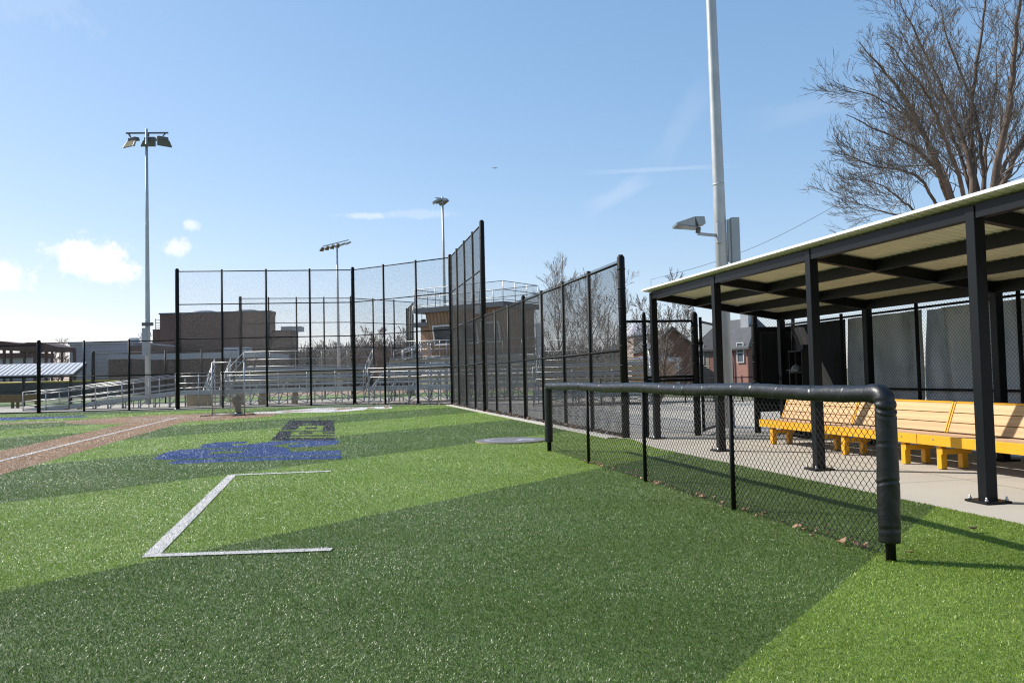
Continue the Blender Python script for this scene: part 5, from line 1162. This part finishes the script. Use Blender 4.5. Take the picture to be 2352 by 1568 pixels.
def big_tree():
    rng = random.Random(11); Y0 = 28.0; base = at(2262, 600, Y0); base.z = 0
    t = thing('bare_tree', 'huge bare tree with many ascending limbs towering over the dugout roof', 'tree', tuple(base))
    def zz(x, y, dy=0): return at((3300 + x / 1.742) / 1.7415, (y / 1.742) / 1.7415, Y0 + dy)
    crown_p = base + V(0, 0, 3.2)
    limbs = [([(870, 1400, -1), (740, 1055, -1.6), (630, 813, -2), (476, 571, -2.4), (322, 396, -2.6)], .2, 1), ([(1030, 1350, .2), (993, 1055, .4), (905, 835, .6), (740, 461, .8), (564, 110, .6)], .2, 1),
             ([(1059, 1319, 1), (1004, 879, 1.5), (1048, 549, 1.8), (1103, 132, 2), (1130, -150, 2)], .19, 1), ([(1180, 1297, -.5), (1268, 835, -1), (1312, 440, -1.4), (1356, 66, -1.6), (1380, -200, -2)], .23, 1),
             ([(1190, 1310, 1.5), (1330, 1040, 2.4), (1450, 830, 3), (1600, 560, 3.4)], .17, 1), ([(1230, 1300, -.2), (1390, 1000, -.2), (1520, 640, 0), (1600, 300, 0)], .18, 1),
             ([(1110, 1250, 2.4), (1130, 1000, 3), (1180, 700, 3.4), (1200, 300, 3.6)], .13, 1), ([(890, 1380, .8), (790, 1130, 1.6), (700, 940, 2), (560, 800, 2.2), (366, 681, 2.4), (168, 615, 2.6)], .12, 1),
             ([(850, 1297, -2), (740, 1150, -2.6), (630, 1033, -3), (410, 923, -3.4), (146, 800, -3.8)], .12, 1), ([(1010, 1320, 1), (900, 980, 1.6), (800, 700, 2), (640, 420, 2.1), (540, 250, 2.1)], .12, 1),
             ([(762, 1400, 0), (660, 1250, -.4), (542, 1187, -.6), (322, 1150, -.7), (102, 1055, -.8)], .10, 1), ([(960, 1340, -3), (850, 1000, -3.8), (740, 740, -4.2), (640, 560, -4.6), (420, 300, -5)], .12, 1), ([(640, 1500, -1), (560, 1420, -1.1), (410, 1297, -1.2), (190, 1231, -1.3)], .08, 1),
             ([(700, 1540, .5), (500, 1500, .6), (322, 1450, .8), (170, 1400, 1)], .07, 1), ([(1100, 1340, .6), (1090, 1000, .8), (1000, 640, 1), (860, 300, 1), (800, 40, 1)], .14, 1)]
    main, fine = [], []
    main.append((base.copy(), base + V(0, 0, 1.6), .55, .45, 0)); main.append((base + V(0, 0, 1.6), crown_p, .45, .4, 0))
    for pts, r, _ in limbs:
        r *= .52
        P0 = [crown_p] + [zz(*p) for p in pts]; P = []
        for i in range(len(P0) - 1):
            a0, a1, a2, a3 = P0[max(0, i - 1)], P0[i], P0[i + 1], P0[min(len(P0) - 1, i + 2)]
            for u in (0, .5): P.append(.5 * (2 * a1 + (a2 - a0) * u + (2 * a0 - 5 * a1 + 4 * a2 - a3) * u * u + (3 * a1 - a0 - 3 * a2 + a3) * u ** 3))
        P.append(P0[-1]); n = len(P)
        prev = None
        for i in range(n - 1):
            ra, rb = r * (1.3 - 1.08 * i / (n - 1)), r * (1.3 - 1.08 * (i + 1) / (n - 1)); mid = lerp(P[i], P[i + 1], .5) + V(rng.gauss(0, .025), rng.gauss(0, .04), 0)
            main.append((P[i], mid, ra, (ra + rb) / 2, 0)); main.append((mid, P[i + 1], (ra + rb) / 2, rb, 0))
            if i >= 2:
                dv = (P[i + 1] - P[i]).normalized(); seglen = (P[i + 1] - P[i]).length
                for k in range(max(4, int(seglen * 4.0))):
                    f = rng.random(); q = lerp(P[i], mid, f * 2) if f < .5 else lerp(mid, P[i + 1], f * 2 - 1)
                    kick(fine, q, dv, rng.uniform(2.4, 4.4) * max(.45, 1 - .065 * i), (ra + (rb - ra) * f) * .5, 0, 3, rng, .2, .2, .56, 1.0, .0055)
        grow(fine, P[-1], P[-1] - P[-2], 1.5, r * .22, 1, 3, rng, .2, .7, 1.0, .0055)
    fine = [f for f in fine if f[1].x > 10.75 + max(0, f[1].z - 10.5) * .36 + rng.uniform(-.25, .3)]
    segs_mesh(main, 'trunk', M['bark'], t); segs_mesh(fine, 'crown', M['twig'], t); return len(fine)
NBIG = big_tree()
print('BIG TREE', NBIG)
def small_tree(label, base, H, seed, tm, cm, spread=.55, nl=6, maxl=4, fork=.18, lean=V(0, 0, 0), group=None, dens=.7, rmin=.008):
    rng = random.Random(seed); t = thing('bare_tree', label, 'tree', (base.x, base.y, 0), 0, group); main, fine = [], []
    tr = H * .018; p = V(0, 0, 0); pts = [p]; n = 6
    for i in range(n): pts.append(pts[-1] + V(rng.gauss(0, .012) * H + lean.x * H / n, rng.gauss(0, .012) * H, H * .62 / n))
    for i in range(n):
        r0, r1 = tr * (1 - .75 * i / n), tr * (1 - .75 * (i + 1) / n); main.append((pts[i], pts[i + 1], r0, r1, 0))
    for k in range(nl):
        f = fork + (1 - fork) * k / nl; i = min(n - 1, int(f * n)); q = lerp(pts[i], pts[i + 1], f * n - i); a = k * 2.4 + rng.uniform(-.4, .4)
        el = .65 + .5 * f; d = V(math.cos(a) * math.cos(el) + lean.x * .5, math.sin(a) * math.cos(el), math.sin(el)); grow(fine, q, d, H * rng.uniform(.26, .4), tr * .45 * (1 - .5 * f), 1, maxl, rng, .2, spread, dens, rmin)
    grow(fine, pts[-1], V(0, 0, 1), H * .36, tr * .3, 1, maxl, rng, .2, spread, dens, rmin)
    k = H / max(q.z for _, q, _, _, _ in fine)
    main = [(p * k, q * k, a, b, l) for p, q, a, b, l in main]; fine = [(p * k, q * k, a, b, l) for p, q, a, b, l in fine]
    segs_mesh(main, 'trunk', tm, t, True); segs_mesh(fine, 'crown', cm, t, True); return t
def tb(px, Y): p = at(px, 880, Y); p.z = 0; return p
def th(px, y, Y): return at(px, y, Y).z
small_tree('pale bare tree with upright crown just right of the press box', tb(1284, 58), th(1275, 580, 58), 21, M['bark_pale'], M['twig_pale'], .5, 9)
small_tree('broad bare tree behind the boundary fence near the tall round post', tb(1345, 62), th(1345, 612, 62), 22, M['bark_pale'], M['twig_pale'], .65, 9)
small_tree('thin bare tree seen just left of the tall round fence post', tb(1395, 66), th(1400, 612, 66), 27, M['bark_pale'], M['twig_pale'], .6, 7)
small_tree('leaning bare tree behind the gate in front of the brick house', tb(1508, 36), th(1560, 610, 36), 23, M['bark'], M['twig'], .7, 8, lean=V(.10, 0, 0), fork=.12)
small_tree('low scrubby bare tree before the dark brick house wall', tb(1522, 46), 3.6, 24, M['bark_pale'], M['twig_pale'], .9, 9, fork=.05)
small_tree('small bare tree behind the red-brown steel canopy', tb(134, 150), th(134, 775, 150), 25, M['bark'], M['twig_far'], .7, 8, rmin=.02)
small_tree('slender bare tree behind the left floodlight pole', tb(334, 165), th(334, 762, 165), 26, M['bark_pale'], M['twig_far'], .5, 7, rmin=.02)
protos = [small_tree('bare tree in far tree line, seen above the bleacher stairs', tb(865, 105), th(865, 748, 105), 31, M['bark'], M['twig_far'], .7, 9, rmin=.02, group='bare trees of the far tree line')]
protos.append(small_tree('bare tree in far tree line, seen just right of the middle backstop post', tb(840, 120), th(840, 745, 120), 32, M['bark'], M['twig_far'], .6, 9, rmin=.02, group='bare trees of the far tree line'))
for i, (px, Y, k, sc, lab) in enumerate([(722, 150, 0, 1.0, 'bare tree in far tree line, right of the brick school corner'), (752, 140, 1, .9, 'bare tree in far tree line, left of the distant floodlight pole'), (785, 150, 0, 1.05, 'bare tree in far tree line, at the foot of the distant floodlight pole'),
                                    (812, 145, 1, 1.0, 'bare tree in far tree line, behind the middle backstop post'), (905, 115, 0, .95, 'bare tree in far tree line, seen over the stair handrail'), (930, 130, 1, 1.05, 'bare tree in far tree line, nearest the press box wing'),
                                    (1440, 120, 0, 1.0, 'bare tree far behind the orange outbuilding'), (1570, 125, 1, 1.1, 'bare tree far behind the dark brick house gable'), (1690, 120, 0, 1.0, 'bare tree behind the pink house roof'), (100, 170, 1, 1.0, 'bare tree far left seen through the canopy columns'), (55, 175, 0, 1.0, 'bare tree at far left edge behind the canopy beams')]):
    dup(protos[k], tuple(tb(px, Y)), i * 1.3, lab, sc)
# dark far thicket along the horizon
def thicket():
    rng = random.Random(5); segs = []
    for k in range(2600):
        px = rng.choice((rng.uniform(690, 960), rng.uniform(690, 960), rng.uniform(1230, 1760))); Y = rng.uniform(150, 190); p = tb(px, Y); h = rng.uniform(3, 8) if px < 1000 else rng.uniform(3, 7)
        q = p + V(rng.gauss(0, .8), rng.gauss(0, .8), h); segs.append((p, q, .16, .05, 2))
        for _ in range(3): segs.append((lerp(p, q, rng.uniform(.4, .9)), q + V(rng.gauss(0, 1.2), 0, rng.uniform(-.5, 1.4)), .07, .03, 3))
    o = segs_mesh(segs, 'thicket', M['scrub'], None); struct(o, 'stuff')
thicket()

# ------------------------------------------------------------------ small things
def airliner():
    c = at(1137, 386, 5200); t = thing('airliner', 'tiny white airliner crossing the open sky', 'airplane', tuple(c)); t.rotation_euler = (0, -0.05, 0.25)
    MB().tube([V(-19, 0, .5), V(-16, 0, .3), V(-8, 0, 0), V(13, 0, 0), V(17, 0, -.2), V(19, 0, -.6)], [.3, 1.2, 2, 2, 1.3, .2], 12).build('fuselage', M['airliner'], t, local=True)
    for s in (-1, 1):
        MB().hexa([(-3, 1.5 * s, -.9), (4, 1.5 * s, -.9), (-5, 17 * s, .4), (-7, 17 * s, .4), (-3, 1.5 * s, -.3), (4, 1.5 * s, -.3), (-5, 17 * s, .6), (-7, 17 * s, .6)]).build('wing', M['airliner'], t, local=True)
        MB().tube([V(-1, 6 * s, -1.8), V(4, 6 * s, -1.8)], [.8, 1.1], 10).build('engine', M['box_grey'], t, local=True)
        MB().hexa([(-17, .5 * s, .8), (-14, .5 * s, .8), (-17, 6 * s, 1.2), (-18.5, 6 * s, 1.2), (-17, .5 * s, 1.1), (-14, .5 * s, 1.1), (-17, 6 * s, 1.4), (-18.5, 6 * s, 1.4)]).build('tailplane', M['airliner'], t, local=True)
    MB().hexa([(-18, -.2, 1), (-13, -.2, 1), (-13, .2, 1), (-18, .2, 1), (-20, -.15, 7), (-17, -.15, 7), (-17, .15, 7), (-20, .15, 7)]).build('tail_fin', M['airliner'], t, local=True)
airliner()
a = at(1495, 642, 30); c2 = at(1935, 463, 30); pts = [lerp(a, c2, k / 12) - V(0, 0, .35 * math.sin(math.pi * k / 12)) for k in range(13)]
e0 = at(1499, 760, 79); e9 = c2 + (c2 - a).normalized() * 14
tag(MB().tube([e0] + pts + [e9], .008, 5).build('overhead_cable', M['cable']), 'thin overhead cable running from far houses to the huge bare tree', 'cable')

def leaves():
    rng = random.Random(9); protos = []
    for k in range(4):
        b = MB(); L, w = .035 + .006 * k, .022; n = 6; cu = rng.uniform(.4, 1.2)
        for i in range(n + 1):
            f = i / n; x = (f - .5) * L * 2; hw = w * math.sin(math.pi * min(.97, f * .9 + .06)) * (1 + .25 * ((i + k) % 2)); z = cu * x * x * 12 + .006
            b.v += [(x, -hw, z + hw * .5), (x, 0, z), (x, hw, z + hw * .6 * (1 if k % 2 else -.2) + .003)]
        for i in range(n): b.face([3 * i, 3 * i + 3, 3 * i + 4, 3 * i + 1], 0, True); b.face([3 * i + 1, 3 * i + 4, 3 * i + 5, 3 * i + 2], 0, True)
        me = b.build('fallen_leaf', M['leaf']); sm = me.modifiers.new('solid', 'SOLIDIFY'); sm.thickness = .0012; protos.append(me)
    spots = []
    for f in (.945, .95, .955, .94, .96, .66, .67, .675, .63, .56, .57, .52, .53, .535, .45, .42, .36, .355, .3, .28, .26, .72, .76, .8, .84, .87, .48, .6): spots.append(lerp(RF, RN, f) - RS * rng.uniform(-.02, .12))
    spots += [lerp(RF, RN, rng.uniform(.2, .97)) - RS * rng.gauss(.03, .05) for _ in range(34)]
    spots += [gp(2090, 1277), gp(1862, 1238), gp(1903, 1216), gp(1390, 1085), gp(1397, 1083), gp(1524, 1117), gp(1735, 1195), gp(1738, 1190), gp(1710, 1178), gp(2240, 1225), gp(1655, 1165), gp(1640, 1150)]
    for i, s in enumerate(spots):
        pr = protos[i % 4]; o = pr if i < 4 else pr.copy()
        if i >= 4: C.objects.link(o)
        tag(o, 'curled brown dry leaf fallen on the turf along the low padded fence', 'leaf', 'dry leaves along the padded fence')
        o.location = (s.x, s.y, .022 + rng.uniform(0, .012)); o.rotation_euler = (rng.gauss(0, .4), rng.gauss(0, .4), rng.uniform(0, 6.3)); sc = rng.uniform(.45, .9); o.scale = (sc,) * 3
leaves()
def litter():
    rng = random.Random(12); b = MB()
    for k in range(900):
        f = rng.random(); p = lerp(C_, B_, rng.random() ** 1.3) if k < 450 else lerp(D_, E_, rng.random()) if k < 800 else lerp(C_, D_, rng.random())
        p = p + V(rng.gauss(0, .07), rng.gauss(0, .07), .04 + rng.random() * .05); a = rng.uniform(0, 6.3); s = rng.uniform(.03, .08); d, e = V(math.cos(a), math.sin(a), rng.gauss(0, .5)) * s, V(-math.sin(a), math.cos(a), rng.gauss(0, .5)) * s * .6
        b.quad([p - d, p - e, p + d, p + e])
    struct(b.build('leaf_litter', M['dry_litter']), 'stuff')
litter()
